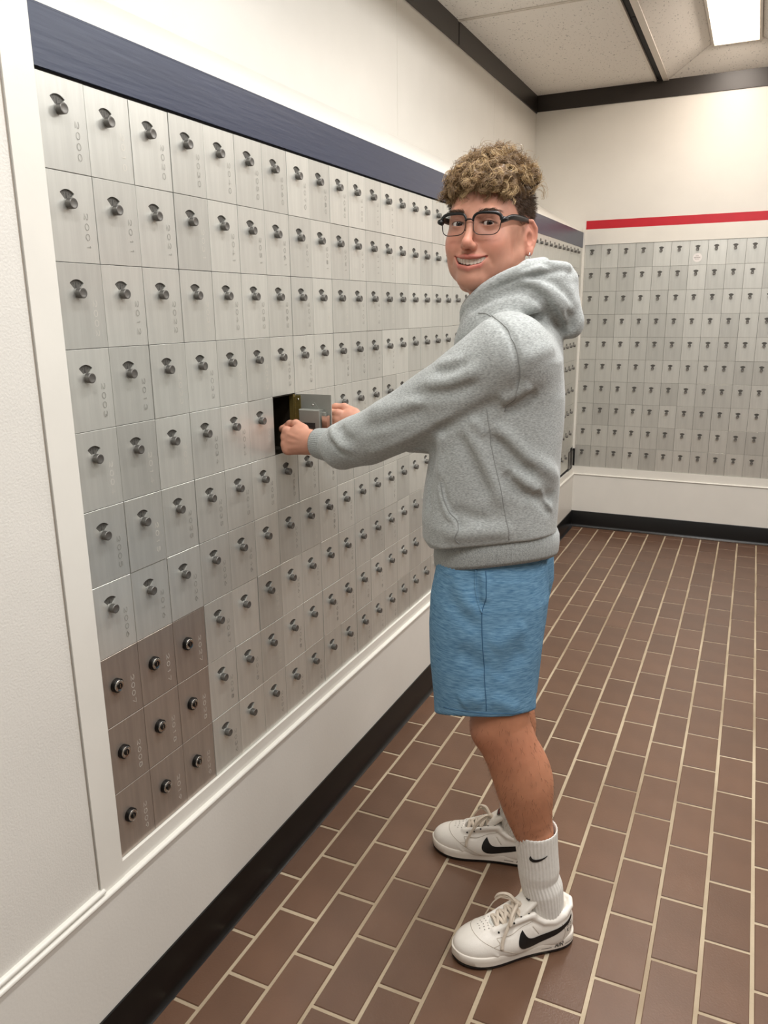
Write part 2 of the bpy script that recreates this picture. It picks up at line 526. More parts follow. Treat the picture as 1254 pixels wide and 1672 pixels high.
KY, KZ = 0.044, -0.047        # foot of the knob on a door
def fan(r0, r1, half, n=10):
    pts = [(KY - r1 * math.sin(half - 2 * half * t / n), KZ + r1 * math.cos(half - 2 * half * t / n)) for t in range(n + 1)]
    pts += [(KY + r0 * math.sin(half - 2 * half * t / 4), KZ + r0 * math.cos(half - 2 * half * t / 4)) for t in range(5)]
    return pts
def dial_door(y0, y1, z0, z1, tx=0.003):
    """door plate with the fan-shaped dial opening cut through it"""
    bm = bmesh.new()
    c = 0.0004
    outer = [(y0 + c, z0 + c), (y1 - c, z0 + c), (y1 - c, z1 - c), (y0 + c, z1 - c)]
    hole = fan(0.0075, 0.0215, math.radians(43))
    vo = [bm.verts.new((0, *p)) for p in outer]
    vh = [bm.verts.new((0, *p)) for p in hole]
    eds = [bm.edges.new((l[i], l[(i + 1) % len(l)])) for l in (vo, vh) for i in range(len(l))]
    bmesh.ops.triangle_fill(bm, use_beauty=True, use_dissolve=False, edges=eds)
    vb = [bm.verts.new((-0.0028, *p)) for p in hole]
    for i in range(len(vh)):
        j = (i + 1) % len(vh)
        bm.faces.new((vh[i], vh[j], vb[j], vb[i]))
    rim = [bm.verts.new((-c, a, b)) for a, b in [(y0, z0), (y1, z0), (y1, z1), (y0, z1)]]
    back = [bm.verts.new((-tx, a, b)) for a, b in [(y0, z0), (y1, z0), (y1, z1), (y0, z1)]]
    for i in range(4):
        j = (i + 1) % 4
        bm.faces.new((vo[i], vo[j], rim[j], rim[i]))
        bm.faces.new((rim[i], rim[j], back[j], back[i]))
    bmesh.ops.recalc_face_normals(bm, faces=bm.faces)
    # the front must look towards +x
    f = max(bm.faces, key=lambda f: f.calc_area() * (abs(f.normal.x) > .9))
    if f.normal.x < 0:
        bmesh.ops.reverse_faces(bm, faces=bm.faces)
    me = bpy.data.meshes.new('door')
    bm.to_mesh(me)
    bm.free()
    me.materials.append(M['steel'])
    return me
GAP = 0.0005
DOORS = [dial_door(GAP + a, 0.1 - GAP - b, -LH + GAP, -GAP) for a, b in ((0, 0), (.0002, 0), (0, .0003))]
v, f = plate(-0.003, 0, GAP, 0.1 - GAP, -LH + GAP, -GAP, 0.0006)
KEY_DOOR = MB().add(v, f).mesh('door', M['steel_dark'])
dm = MB()
pts = fan(0.004, 0.0235, math.radians(50))
dm.add([(-0.0024, a, b) for a, b in pts], [tuple(range(len(pts)))], 0)
for t in range(9):                                    # ticks round the dial
    a = math.radians(-40 + 10 * t)
    for r0, r1, wd in (((0.0185, 0.0205, .00035), (0.0145, 0.017, .0005)) if t % 2 == 0 else ((0.0190, 0.0205, .0003),)):
        p, q = Vector((math.sin(a), math.cos(a))), Vector((math.cos(a), -math.sin(a)))
        dm.add([(-0.0022, KY + e.x, KZ + e.y) for e in (p * r0 - q * wd, p * r0 + q * wd, p * r1 + q * wd, p * r1 - q * wd)], [(0, 1, 2, 3)], 1)
dm.add([(-0.0021, KY - 0.0011, KZ + 0.006), (-0.0021, KY + 0.0011, KZ + 0.006), (-0.0021, KY, KZ + 0.0165)], [(0, 1, 2)], 1)
DIAL = dm.mesh('dial', [M['dial'], M['dial_mark']])
km = MB().lathe([(-0.0002, 0.0052), (0.003, 0.0052), (0.0032, 0.0081), (0.0125, 0.0083), (0.0132, 0.0077), (0.0134, 0.006), (0.0130, 0.0052), (0.0130, 0.0005)], 22)
KNOB = km.mesh('knob', M['knob'], True)
KNOB.set_sharp_from_angle(angle=math.radians(35))
KLY, KLZ = 0.037, -0.0595
lk = MB().lathe([(-0.0002, 0.0098), (0.006, 0.0098), (0.0072, 0.0088), (0.0072, 0.0001)], 24, 1)
lk.lathe([(0.0071, 0.0082), (0.0086, 0.0078), (0.0092, 0.0068), (0.0088, 0.0058), (0.0088, 0.0001)], 24, 0)
lk.lathe([(0.0087, 0.0044), (0.0096, 0.0042), (0.0096, 0.0001)], 16, 1)
lk.box(0.0095, 0.00985, -0.0005, 0.0005, -0.003, 0.003, 0)
lk.v = [(x * 1.1, y * 1.36, z * 1.36) for x, y, z in lk.v]
LOCK = lk.mesh('key_lock', [M['chrome'], M['lock_black']], True)
LOCK.set_sharp_from_angle(angle=math.radians(35))

ORD = 'first second third fourth fifth sixth seventh eighth ninth tenth eleventh twelfth thirteenth fourteenth fifteenth sixteenth seventeenth eighteenth'.split()
rm = random.Random(11)
def closed_box(loc, rz, door, label, group, number=None, key=False, rz_jit=0.004):
    t = thing('mailbox', label, 'mailbox', loc, group)
    t.rotation_euler = (0, 0, rz)
    j = rm.uniform(-0.0006, 0.0005)
    link('door', door, t, (j, 0, 0), (0, rm.uniform(-.002, .002), rm.uniform(-rz_jit, rz_jit)))
    if key:
        link('key_lock', LOCK, t, (j, KLY, KLZ))
    else:
        link('dial', DIAL, t, (j, 0, 0))
        link('knob', KNOB, t, (j - .0004, KY, KZ), (rm.uniform(-.3, .3), 0, 0))
    if number:
        link('number', number, t, (j + 0.0003, 0, 0))
    return t
NLEFT = 18
for c in range(NLEFT):
    for r in range(10):
        if (c, r) == (6, 4):
            continue
        num = str(2000 + 10 * c + r)
        key = c < 3 and r > 6
        nm = number_mesh(num, M['etch_light'] if (key or rm.random() < (0.15 + 0.03 * r)) else M['etch']) if c < 13 else None
        where = '%s down in %s column from white post' % (ORD[r], ORD[c])
        if key:
            lab = 'brown mailbox engraved %s with key lock, %s' % (num, where)
        elif c < 13:
            lab = 'grey mailbox engraved %s with knob, %s' % (num, where)
        else:
            lab = 'grey mailbox with knob, %s' % where
        closed_box((0, c * U, FZ * U - r * LH), 0, KEY_DOOR if key else DOORS[rm.randrange(3)], lab, 'mailboxes of the left wall', nm, key)
# back wall
BW, BH, BZ = 0.0991955, 0.135423, zz(0.199)
for c in range(12):
    for r in range(10):
        lab = 'silver mailbox on the back wall, %s from the corner, %s row down' % (ORD[c], ORD[r])
        t = closed_box((0.01246 + c * BW, D, BZ - r * BH), -math.pi / 2, DOORS[rm.randrange(3)], lab, 'mailboxes of the back wall', rz_jit=0.002)
        t.scale = (1, BW / 0.1, BH / LH)
        if (c, r) == (6, 0):
            st = MB()
            for x, rad, m in ((0.0004, 0.0250, 0),):
                n = 28
                st.add([(x, 0.046 + rad * math.cos(2 * math.pi * k / n), -0.094 + rad * math.sin(2 * math.pi * k / n)) for k in range(n)], [tuple(range(n))], m)
                st.add([(x - .0004, 0.046 + rad * math.cos(2 * math.pi * k / n), -0.094 + rad * math.sin(2 * math.pi * k / n)) for k in range(n)], [tuple(range(n))[::-1]], m)
            for ln, (w0, w1, h, dz) in enumerate(((-.018, .018, .0034, 0.0), (-.0125, .0125, .0015, -.009), (-.009, .009, .0015, .009))):
                x = w0
                while x < w1 - .003:
                    k = rm.uniform(.0024, .0046)
                    st.add([(0.0006, 0.046 + a, -0.094 + dz + b) for a, b in ((x, -h), (x + k, -h), (x + k, h), (x, h))], [(0, 1, 2, 3)], 1)
                    x += k + .0013
            st.build('sticker', [M['sticker'], M['sticker_ink']], t)
            t['label'] = 'silver mailbox with a round white sticker in the top row of the back wall'
# the boxes further along the left wall, past the three hundred that show largest: real doors and knobs in one mesh
fb = MB()
for c in range(NLEFT, 40):
    for r in range(10):
        y, z = c * U, FZ * U - r * LH + 0.02 * (c - 17) / 23
        v, f = plate(-0.003, rm.uniform(-.0004, .0004), y + GAP, y + 0.1 - GAP, z - LH + GAP, z - GAP, 0.0006)
        fb.add(v, f, 0)
        if c == 39 and r == 9:
            continue
        p = fan(0.0075, 0.0215, math.radians(43), 6)
        fb.add([(0.0006, y + a, z + b) for a, b in p], [tuple(range(len(p)))[::-1]], 2)
        n0 = len(fb.v)
        fb.lathe([(-0.0002, 0.0052), (0.003, 0.0052), (0.0032, 0.0077), (0.0131, 0.0077), (0.0133, 0.0002)], 10, 1)
        fb.v[n0:] = [(a, b + y + KY, d + z + KZ) for a, b, d in fb.v[n0:]]
o = fb.build('mailboxes', [M['steel'], M['knob'], M['dial']], None, angle=30)
o['kind'] = 'stuff'
o['label'] = 'far grey mailboxes of the left wall, between the man and the corner'
# flat dark panel put in for the dark inside of a doorless box
t = thing('doorless_box_panel', 'dark panel for a missing door in the corner at the end of the left mailboxes', 'plate', (0, 4.0, zz(-13.45)))
MB().box(0, 0.004, -0.045, 0.07, 0.005, 0.118).build('plate', M['black_trim'], t)
MB().box(0.004, 0.0055, -0.04, -0.034, 0.01, 0.113).box(0.004, 0.0055, 0.055, 0.062, 0.01, 0.113).build('flange', M['steel'], t)

# ------------------------------------------------------------------ the open mailbox
OZ = FZ * U - 4 * LH
t = thing('mailbox', 'open mailbox with its door swung out and the hand of the man inside', 'mailbox', (0, 0.6, OZ))
bx = MB()
x0, x1, y0, y1, z0, z1, k = -0.3, -0.0005, 0.0008, 0.0992, -LH + 0.0008, -0.0008, 0.0012
bx.box(x0, x1, y0, y0 + k, z0, z1).box(x0, x1, y1 - k, y1, z0, z1).box(x0, x1, y0, y1, z0, z0 + k).box(x0, x1, y0, y1, z1 - k, z1).box(x0, x0 + k, y0, y1, z0, z1)
bx.build('body', M['box_inside'], t)
MB().box(-0.012, -0.0005, y1 - 0.009, y1 - k, z0 + k, z1 - k).build('jamb', M['brass'], t)
hg = MB()
for i in range(9):
    za = z0 + 0.006 + i * (LH - .014) / 9
    hg.tube([(0.002, y1 - 0.003, za), (0.002, y1 - 0.003, za + (LH - .014) / 9 - 0.0012)], 0.0022, 8)
hg.build('hinge', M['brass'], t, angle=40)
dr = link('door', DOORS[0].copy(), t, (0.003, 0.0985, 0.0), (0, 0, math.radians(88)))
# in the frame of the door its front is +x and its hinge edge y = 0.1: shift so that the hinge edge is the pivot
for vv in dr.data.vertices:
    vv.co.y -= 0.1
v, f = plate(-0.0034, -0.003, -0.1 + GAP, -GAP, -LH + GAP, -GAP, 0.0)
MB().add(v, f).build('inner_sheet', M['sheet'], dr)
MB().box(-0.0052, -0.0034, -0.015, -0.001, -LH + .004, -.004).build('hinge_leaf', M['brass'], dr)
lb = MB()
v, f = plate(0, 0.02, -0.079, -0.020, -0.080, -0.035, 0.002)
lb.add([(-0.0034 - x, y, z) for x, y, z in v], [g[::-1] for g in f], 0)
v, f = plate(0, 0.008, -0.088, -0.070, -0.074, -0.041, 0.001)
lb.add([(-0.0034 - x, y, z) for x, y, z in v], [g[::-1] for g in f], 0)
ear = [(-0.066, -0.036), (-0.034, -0.036), (-0.043, -0.023), (-0.047, -0.0195), (-0.053, -0.0195), (-0.057, -0.023)]
lb.add([(-0.0050, a, b) for a, b in ear] + [(-0.0034, a, b) for a, b in ear], [tuple(range(6)), tuple(range(6, 12))[::-1]] + [(i, (i + 1) % 6, 6 + (i + 1) % 6, 6 + i) for i in range(6)], 0)
lb.build('lock_case', M['sheet'], dr)
MB().box(-0.0240, -0.0234, -0.066, -0.030, -0.078, -0.066).build('lock_label', M['dial_mark'], dr)
MB().box(-0.020, -0.006, -0.097, -0.083, -0.080, -0.048).build('bolt', M['chrome'], dr)
sc = MB()
for (a, b) in ((-0.05, -0.026), (-0.0085, -0.014), (-0.0085, -LH + .014)):
    n0 = len(sc.v)
    sc.lathe([(0, 0.003), (0.001, 0.0028), (0.002, 0.0016), (0.0022, 0.0003)], 12)
    sc.v[n0:] = [(-0.005 - x, a + y, b + z) for x, y, z in sc.v[n0:]]
sc.build('screw', M['chrome'], dr, angle=40)
for kk, (nm_, msh, lc) in enumerate((('dial', DIAL, (0, -0.1, 0)), ('knob', KNOB, (-.0004, KY - 0.1, KZ)))):
    link(nm_, msh, dr, lc)
# a manila envelope inside
en = thing('envelope', 'manila envelope standing in the open mailbox', 'envelope', (-0.055, 0.606, OZ - LH + 0.003))
MB().add([(0.030, 0.003, 0.0), (-0.2, 0.02, 0.0), (-0.2, 0.024, 0.09), (0.020, 0.007, 0.095), (0.030, 0.006, 0.0), (-0.2, 0.023, 0.0), (-0.2, 0.027, 0.09), (0.020, 0.010, 0.095)],
         [(0, 1, 2, 3), (7, 6, 5, 4), (0, 4, 5, 1), (1, 5, 6, 2), (2, 6, 7, 3), (3, 7, 4, 0)]).build('paper', M['manila'], en)
# ------------------------------------------------------------------ smooth solids: a small signed-distance modeller meshed by surface nets
class Solid:
    def __init__(s):
        s.pr = []                   # (function, centre, radius, op, k, frame)
        s.frames = {None: None}
    def frame(s, name, R, o, sc):
        s.frames[name] = (np.array(R, float), np.array(o, float), float(sc))
    def _put(s, fn, pts, rad, op, k, fr):
        pts = np.atleast_2d(np.array(pts, float))
        c = (pts.min(0) + pts.max(0)) / 2
        r = np.linalg.norm(pts - c, axis=1).max() + rad
        if fr is not None:
            R, o, sc = s.frames[fr]
            c, r = R @ (c * sc) + o, r * sc
            k = k * sc
        s.pr.append((fn, c, r, op, k, fr))
    def cap(s, a, b, ra, rb=None, op='u', k=0.01, fr=None):
        rb = ra if rb is None else rb
        a, b = np.array(a, float), np.array(b, float)
        ab = b - a
        L2 = max(ab @ ab, 1e-12)
        def fn(P):
            t = np.clip((P - a) @ ab / L2, 0, 1)
            return np.sqrt(((P - a - t[:, None] * ab) ** 2).sum(1)) - (ra + (rb - ra) * t)
        s._put(fn, [a, b], max(ra, rb), op, k, fr)
    def chain(s, pts, rs, op='u', k=0.01, fr=None):
        for i in range(len(pts) - 1):
            s.cap(pts[i], pts[i + 1], rs[i], rs[i + 1], op, k, fr)
    def poly(s, pts, r, op='u', k=0.01, fr=None):
        """one solid around a polyline with a radius per point"""
        pts = np.array(pts, float)
        rs = np.array(r if hasattr(r, '__len__') else [r] * len(pts), float)
        def fn(P):
            d = None
            for i in range(len(pts) - 1):
                ab = pts[i + 1] - pts[i]
                t = np.clip((P - pts[i]) @ ab / max(ab @ ab, 1e-12), 0, 1)
                e = np.sqrt(((P - pts[i] - t[:, None] * ab) ** 2).sum(1)) - (rs[i] + (rs[i + 1] - rs[i]) * t)
                d = e if d is None else np.minimum(d, e)
            return d
        s._put(fn, pts, rs.max(), op, k, fr)
    def ell(s, c, r, op='u', k=0.01, R=None, fr=None):
        c, r = np.array(c, float), np.array(r, float)
        Rm = None if R is None else np.array(R, float)
        def fn(P):
            q = P - c
            if Rm is not None:
                q = q @ Rm
            k0 = np.sqrt(((q / r) ** 2).sum(1)) + 1e-9
            k1 = np.sqrt(((q / (r * r)) ** 2).sum(1)) + 1e-9
            return k0 * (k0 - 1) / k1
        s._put(fn, [c], r.max(), op, k, fr)
    def box(s, c, h, rd, op='u', k=0.01, R=None, fr=None):
        c, h = np.array(c, float), np.array(h, float)
        Rm = None if R is None else np.array(R, float)
        def fn(P):
            q = P - c
            if Rm is not None:
                q = q @ Rm
            q = np.abs(q) - (h - rd)
            return np.sqrt((np.maximum(q, 0) ** 2).sum(1)) + np.minimum(q.max(1), 0) - rd
        s._put(fn, [c], np.linalg.norm(h), op, k, fr)
    def loft(s, rings, F, L, n=2.4, op='u', k=0.01, fr=None):
        """upright body: rings of (z, cx, cy, half depth along F, half width along L)"""
        rg = np.array(rings, float)
        rg = rg[np.argsort(rg[:, 0])]
        F, L = np.array(F, float), np.array(L, float)
        def fn(P):
            z = np.clip(P[:, 2], rg[0, 0], rg[-1, 0])
            cx, cy, a, b = [np.interp(z, rg[:, 0], rg[:, i]) for i in (1, 2, 3, 4)]
            dx, dy = P[:, 0] - cx, P[:, 1] - cy
            u, v = dx * F[0] + dy * F[1], dx * L[0] + dy * L[1]
            g = (np.abs(u / a) ** n + np.abs(v / b) ** n) ** (1.0 / n)
            rad = np.sqrt(u * u + v * v)
            d = np.where(g > 1e-6, rad * (1 - 1 / np.maximum(g, 1e-6)), -np.minimum(a, b))
            d = np.maximum(d, -np.minimum(a, b))
            dz = np.abs(P[:, 2] - z)
            return np.where(dz > 0, np.sqrt(np.maximum(d, 0) ** 2 + dz ** 2) + np.minimum(d, 0) * 0, d)
        pts = [(x, y, z) for z, x, y, a, b in rg]
        s._put(fn, pts, max(rg[:, 3].max(), rg[:, 4].max()) * 1.25, op, k, fr)
    def half(s, point, normal, op='i', k=0.002, fr=None):
        """keep only what lies behind the plane"""
        c, nn = np.array(point, float), np.array(normal, float)
        nn = nn / np.linalg.norm(nn)
        s._put(lambda P: (P - c) @ nn, [c], 50.0, op, k, fr)
    def crease(s, pts, amp, w, fr=None):
        """raise (amp > 0) or sink the surface along a polyline; amp fades out at both ends"""
        pts = np.array(pts, float)
        seg = np.linalg.norm(np.diff(pts, axis=0), axis=1)
        cum = np.concatenate([[0], np.cumsum(seg)])
        tot = cum[-1]
        def fn(P):
            best = np.full(len(P), 9.0)
            tt = np.zeros(len(P))
            for i in range(len(pts) - 1):
                ab = pts[i + 1] - pts[i]
                t = np.clip((P - pts[i]) @ ab / max(ab @ ab, 1e-12), 0, 1)
                e = np.sqrt(((P - pts[i] - t[:, None] * ab) ** 2).sum(1))
                m = e < best
                best = np.where(m, e, best)
                tt = np.where(m, (cum[i] + t * seg[i]) / tot, tt)
            fade = np.clip(np.minimum(tt, 1 - tt) * 5 + 0.15, 0, 1)
            return -amp * fade * np.exp(-(best / w) ** 2)
        s._put(fn, pts, 2.6 * w, 'd', 0, fr)
    def wave(s, fn):
        s._put(fn, [(0, 0, 0)], 99.0, 'd', 0, None)
    def ev(s, P, idx=None):
        d = np.full(len(P), 1.0)
        loc = {}
        for i in (range(len(s.pr)) if idx is None else idx):
            fn, c, r, op, k, fr = s.pr[i]
            if fr is None:
                e = fn(P)
            else:
                R, o, sc = s.frames[fr]
                if fr not in loc:
                    loc[fr] = (P - o) @ R / sc
                e = fn(loc[fr]) * sc
            if op == 'd':
                d = d + e
            elif op == 'u':
                if k > 0:
                    h = np.maximum(k - np.abs(d - e), 0) / k
                    d = np.minimum(d, e) - h * h * k * 0.25
                else:
                    d = np.minimum(d, e)
            else:
                if op == 's':
                    e = -e
                if k > 0:
                    h = np.maximum(k - np.abs(d - e), 0) / k
                    d = np.maximum(d, e) + h * h * k * 0.25
                else:
                    d = np.maximum(d, e)
        return d
    def trace(s, o, dr, t0=0.0, t1=4.0):
        o, dr = np.array(o, float), np.array(dr, float)
        dr = dr / np.linalg.norm(dr)
        t = t0
        for _ in range(220):
            d = s.ev((o + dr * t)[None])[0]
            if d < 0.0003:
                return o + dr * t
            t += max(d * 0.7, 0.0003)
            if t > t1:
                return None
        return o + dr * t
    def grad(s, P, e=0.001):
        P = np.atleast_2d(P)
        g = np.stack([s.ev(P + np.eye(3)[i] * e) - s.ev(P - np.eye(3)[i] * e) for i in range(3)], 1)
        return g / (np.linalg.norm(g, axis=1, keepdims=True) + 1e-12)
    def nets(s, lo, hi, h, n=14):
        """vertices and quads of the zero surface inside the box lo..hi"""
        lo, hi = np.array(lo, float), np.array(hi, float)
        nb = np.ceil((hi - lo) / (n * h)).astype(int)
        bi = np.stack(np.meshgrid(*[np.arange(k) for k in nb], indexing='ij'), -1).reshape(-1, 3)
        cen = lo + (bi + 0.5) * n * h
        R = n * h * 0.5 * math.sqrt(3)
        dc = s.ev(cen)
        act = np.where(np.abs(dc) < R * 1.35 + 0.006)[0]
        C = np.array([p[1] for p in s.pr])
        Rr = np.array([p[2] + p[4] for p in s.pr])
        gi = np.stack(np.meshgrid(*[np.arange(-1, n + 1)] * 3, indexing='ij'), -1).reshape(-1, 3)
        m = n + 2
        BIG = 1 << 20
        VK, VP, QK = [], [], []
        corners = [(i, j, k) for i in (0, 1) for j in (0, 1) for k in (0, 1)]
        edges = [(a, b) for a in range(8) for b in range(a + 1, 8) if sum(abs(x - y) for x, y in zip(corners[a], corners[b])) == 1]
        cf = np.array(corners, float)
        for a in act:
            g0 = bi[a] * n
            P = lo + (gi + g0) * h
            near = np.where(np.linalg.norm(C - cen[a], axis=1) < Rr + R + 2 * h + 0.012)[0]
            if len(near) == 0:
                continue
            V = s.ev(P, near).reshape(m, m, m)
            neg = V < 0
            if neg.all() or not neg.any():
                continue
            cv = np.stack([V[i:i + m - 1, j:j + m - 1, k:k + m - 1] for i, j, k in corners], -1)
            cn = cv < 0
            mix = cn.any(-1) & ~cn.all(-1)
            ci = np.argwhere(mix)
            if len(ci) == 0:
                continue
            w = cv[mix]
            acc = np.zeros((len(ci), 3))
            cnt = np.zeros(len(ci))
            for e0, e1 in edges:
                a0, a1 = w[:, e0], w[:, e1]
                x = (a0 < 0) != (a1 < 0)
                t = np.where(x, a0 / np.where(x, a0 - a1, 1), 0)
                acc += np.where(x[:, None], cf[e0] + (cf[e1] - cf[e0]) * t[:, None], 0)
                cnt += x
            gc = ci - 1 + g0 + 2
            VP.append(lo + (ci - 1 + g0 + acc / cnt[:, None]) * h)
            VK.append((gc[:, 0] * BIG + gc[:, 1]) * BIG + gc[:, 2])
            # quads round the crossing edges that start at sample points 0..n-1
            core = V[1:, 1:, 1:]
            for ax in range(3):
                sl0 = [slice(1, m - 1)] * 3
                sl1 = [slice(1, m - 1)] * 3
                sl1[ax] = slice(2, m)
                s0, s1 = neg[tuple(sl0)], neg[tuple(sl1)]
                ee = np.argwhere(s0 != s1)
                if len(ee) == 0:
                    continue
                inside = s0[tuple(ee.T)]
                u, v = (ax + 1) % 3, (ax + 2) % 3
                base = ee + g0 + 2
                q = []
                for du, dv in ((-1, -1), (0, -1), (0, 0), (-1, 0)):
                    b = base.copy()
                    b[:, u] += du
                    b[:, v] += dv
                    q.append((b[:, 0] * BIG + b[:, 1]) * BIG + b[:, 2])
                q = np.stack(q, 1)
                q[~inside] = q[~inside][:, ::-1]
                QK.append(q)
        VK, VP, QK = np.concatenate(VK), np.concatenate(VP), np.concatenate(QK)
        keys, first = np.unique(VK, return_index=True)
        pos = VP[first]
        ix = np.searchsorted(keys, QK)
        ix = np.clip(ix, 0, len(keys) - 1)
        ok = (keys[ix] == QK).all(1)
        return pos, ix[ok]
def merge(parts):
    V, Q, n = [], [], 0
    for v, q in parts:
        V.append(v)
        Q.append(q + n)
        n += len(v)
    return np.concatenate(V), np.concatenate(Q)
# ------------------------------------------------------------------ the man
def np_mesh(name, V, Q, mats, colour=None):
    me = bpy.data.meshes.new(name)
    me.vertices.add(len(V))
    me.vertices.foreach_set('co', V.astype(np.float32).ravel())
    k = Q.shape[1]
    me.loops.add(Q.size)
    me.loops.foreach_set('vertex_index', Q.astype(np.int32).ravel())
    me.polygons.add(len(Q))
    me.polygons.foreach_set('loop_start', np.arange(len(Q), dtype=np.int32) * k)
    me.polygons.foreach_set('use_smooth', np.ones(len(Q), bool))
    for m in (mats if isinstance(mats, (list, tuple)) else [mats]):
        me.materials.append(m)
    me.update(calc_edges=True)
    if colour is not None:
        at = me.color_attributes.new('Col', 'FLOAT_COLOR', 'POINT')
        at.data.foreach_set('color', np.concatenate([colour, np.ones((len(V), 1))], 1).astype(np.float32).ravel())
    return me
def vcol_mat(name, rough, var, scale, sss=0.0, bump=0.0, bscale=300.0, stretch=(1, 1, 1), spec=0.4):
    m = mat(name, (128, 128, 128), rough, bump=bump, bscale=bscale, spec=spec)
    nt = m.node_tree
    N, L = nt.nodes, nt.links
    b = N['Principled BSDF']
    a = N.new('ShaderNodeAttribute')
    a.attribute_name = 'Col'
    out = a.outputs['Color']
    if var:
        tc = N.new('ShaderNodeTexCoord')
        mp = N.new('ShaderNodeMapping')
        mp.inputs['Scale'].default_value = stretch
        L.new(tc.outputs['Object'], mp.inputs['Vector'])
        nz = N.new('ShaderNodeTexNoise')
        nz.inputs['Scale'].default_value = scale
        nz.inputs['Detail'].default_value = 4
        L.new(mp.outputs[0], nz.inputs['Vector'])
        mr = N.new('ShaderNodeMapRange')
        mr.inputs[1].default_value, mr.inputs[2].default_value = 0.3, 0.7
        mr.inputs[3].default_value, mr.inputs[4].default_value = 1 - var, 1 + var
        L.new(nz.outputs['Fac'], mr.inputs[0])
        hs = N.new('ShaderNodeHueSaturation')
        L.new(mr.outputs[0], hs.inputs['Value'])
        L.new(out, hs.inputs['Color'])
        out = hs.outputs['Color']
    L.new(out, b.inputs['Base Color'])
    if sss:
        b.inputs['Subsurface Weight'].default_value = sss
        b.inputs['Subsurface Radius'].default_value = (1.0, 0.35, 0.2)
        b.inputs['Subsurface Scale'].default_value = 0.006
    return m
def rgb(c):
    return np.array(lin(c)[:3])
def smooth(a, b, x):
    t = np.clip((x - a) / (b - a), 0, 1)
    return t * t * (3 - 2 * t)
def vnoise(P, sc, seed=0):
    """cheap smooth noise, -1..1"""
    r = np.random.RandomState(seed)
    o = np.zeros(len(P))
    for k in range(5):
        d = r.normal(size=3)
        d /= np.linalg.norm(d)
        o += np.sin(P @ d * sc * (0.7 + 0.6 * r.rand()) + r.rand() * 7) * np.sin(P @ np.roll(d, 1) * sc * (0.6 + 0.7 * r.rand()) + r.rand() * 7)
    return o / 2.5

M['skin'] = vcol_mat('skin', 0.47, 0.05, 55, sss=0.12, bump=0.08, bscale=700, spec=0.35)
M['hair'] = vcol_mat('hair_strands', 0.42, 0.0, 1, spec=0.35)
M['fleece'] = mat('heather_grey_fleece', (188, 192, 190), 0.95, var=0.2, scale=330, rgb2=(146, 149, 147), bump=0.3, bscale=420, stretch=(0.6, 0.6, 1.5), sheen=0.25, spec=0.1, detail=5)
M['fleece_rib'] = mat('heather_grey_rib', (180, 184, 182), 0.95, var=0.2, scale=480, rgb2=(132, 135, 133), bump=0.35, bscale=420, sheen=0.25, spec=0.1)
M['fleece_seam'] = mat('grey_seam', (146, 148, 146), 0.95, spec=0.1)
M['blue'] = mat('heather_blue_jersey', (122, 162, 190), 0.9, var=0.3, scale=95, rgb2=(78, 118, 150), bump=0.25, bscale=300, stretch=(0.6, 0.6, 4.5), spec=0.15, detail=8)
M['blue_seam'] = mat('dark_blue_seam', (66, 100, 130), 0.9, spec=0.1)
M['sock'] = mat('white_sock', (226, 223, 216), 0.95, var=0.04, scale=120, bump=0.3, bscale=500, spec=0.1)
M['leather'] = mat('white_leather', (232, 226, 216), 0.42, var=0.03, scale=30, bump=0.1, bscale=400)
M['rubber'] = mat('white_rubber', (228, 220, 208), 0.5, var=0.04, scale=30)
M['black'] = mat('black_print', (14, 13, 13), 0.5)
M['lace'] = mat('cream_lace', (214, 200, 182), 0.9, bump=0.4, bscale=900)
M['frame'] = mat('black_acetate', (5, 5, 5), 0.34)
M['wire'] = mat('dark_wire', (58, 52, 50), 0.3, metal=0.8)
M['eye'] = mat('eye_white', (214, 202, 194), 0.15)
M['iris'] = mat('brown_iris', (46, 28, 20), 0.15)
M['pupil'] = mat('pupil', (6, 5, 5), 0.1)
M['tooth'] = mat('teeth', (232, 224, 208), 0.25)
M['mouth'] = mat('mouth_inside', (70, 24, 22), 0.6)
M['silver'] = mat('silver_ring', (220, 220, 222), 0.15, metal=1.0)
lm = bpy.data.materials.new('clear_lens')
lm.use_nodes = True
_n, _l = lm.node_tree.nodes, lm.node_tree.links
_n.remove(_n['Principled BSDF'])
_t, _g, _x, _f = _n.new('ShaderNodeBsdfTransparent'), _n.new('ShaderNodeBsdfGlossy'), _n.new('ShaderNodeMixShader'), _n.new('ShaderNodeFresnel')
_g.inputs['Roughness'].default_value = 0.02
_t.inputs[0].default_value = (0.97, 0.975, 0.98, 1)
_f.inputs[0].default_value = 1.14
_l.new(_f.outputs[0], _x.inputs[0])
_l.new(_t.outputs[0], _x.inputs[1])
_l.new(_g.outputs[0], _x.inputs[2])
_l.new(_x.outputs[0], _n['Material Output'].inputs[0])
M['glass'] = lm

man = thing('person', 'young man with curly hair and glasses, grey hoodie, blue shorts, reaching into a mailbox', 'person', (0.55, 0.65, 0.0))
MAN0 = Vector((0.55, 0.65, 0.0))
def part(name, me, parent=None):
    """meshes of the man are written in room coordinates"""
    o = bpy.data.objects.new(name, me)
    COL.objects.link(o)
    o.parent = man if parent is None else parent
    if parent is None:
        o.location = -MAN0
    return o
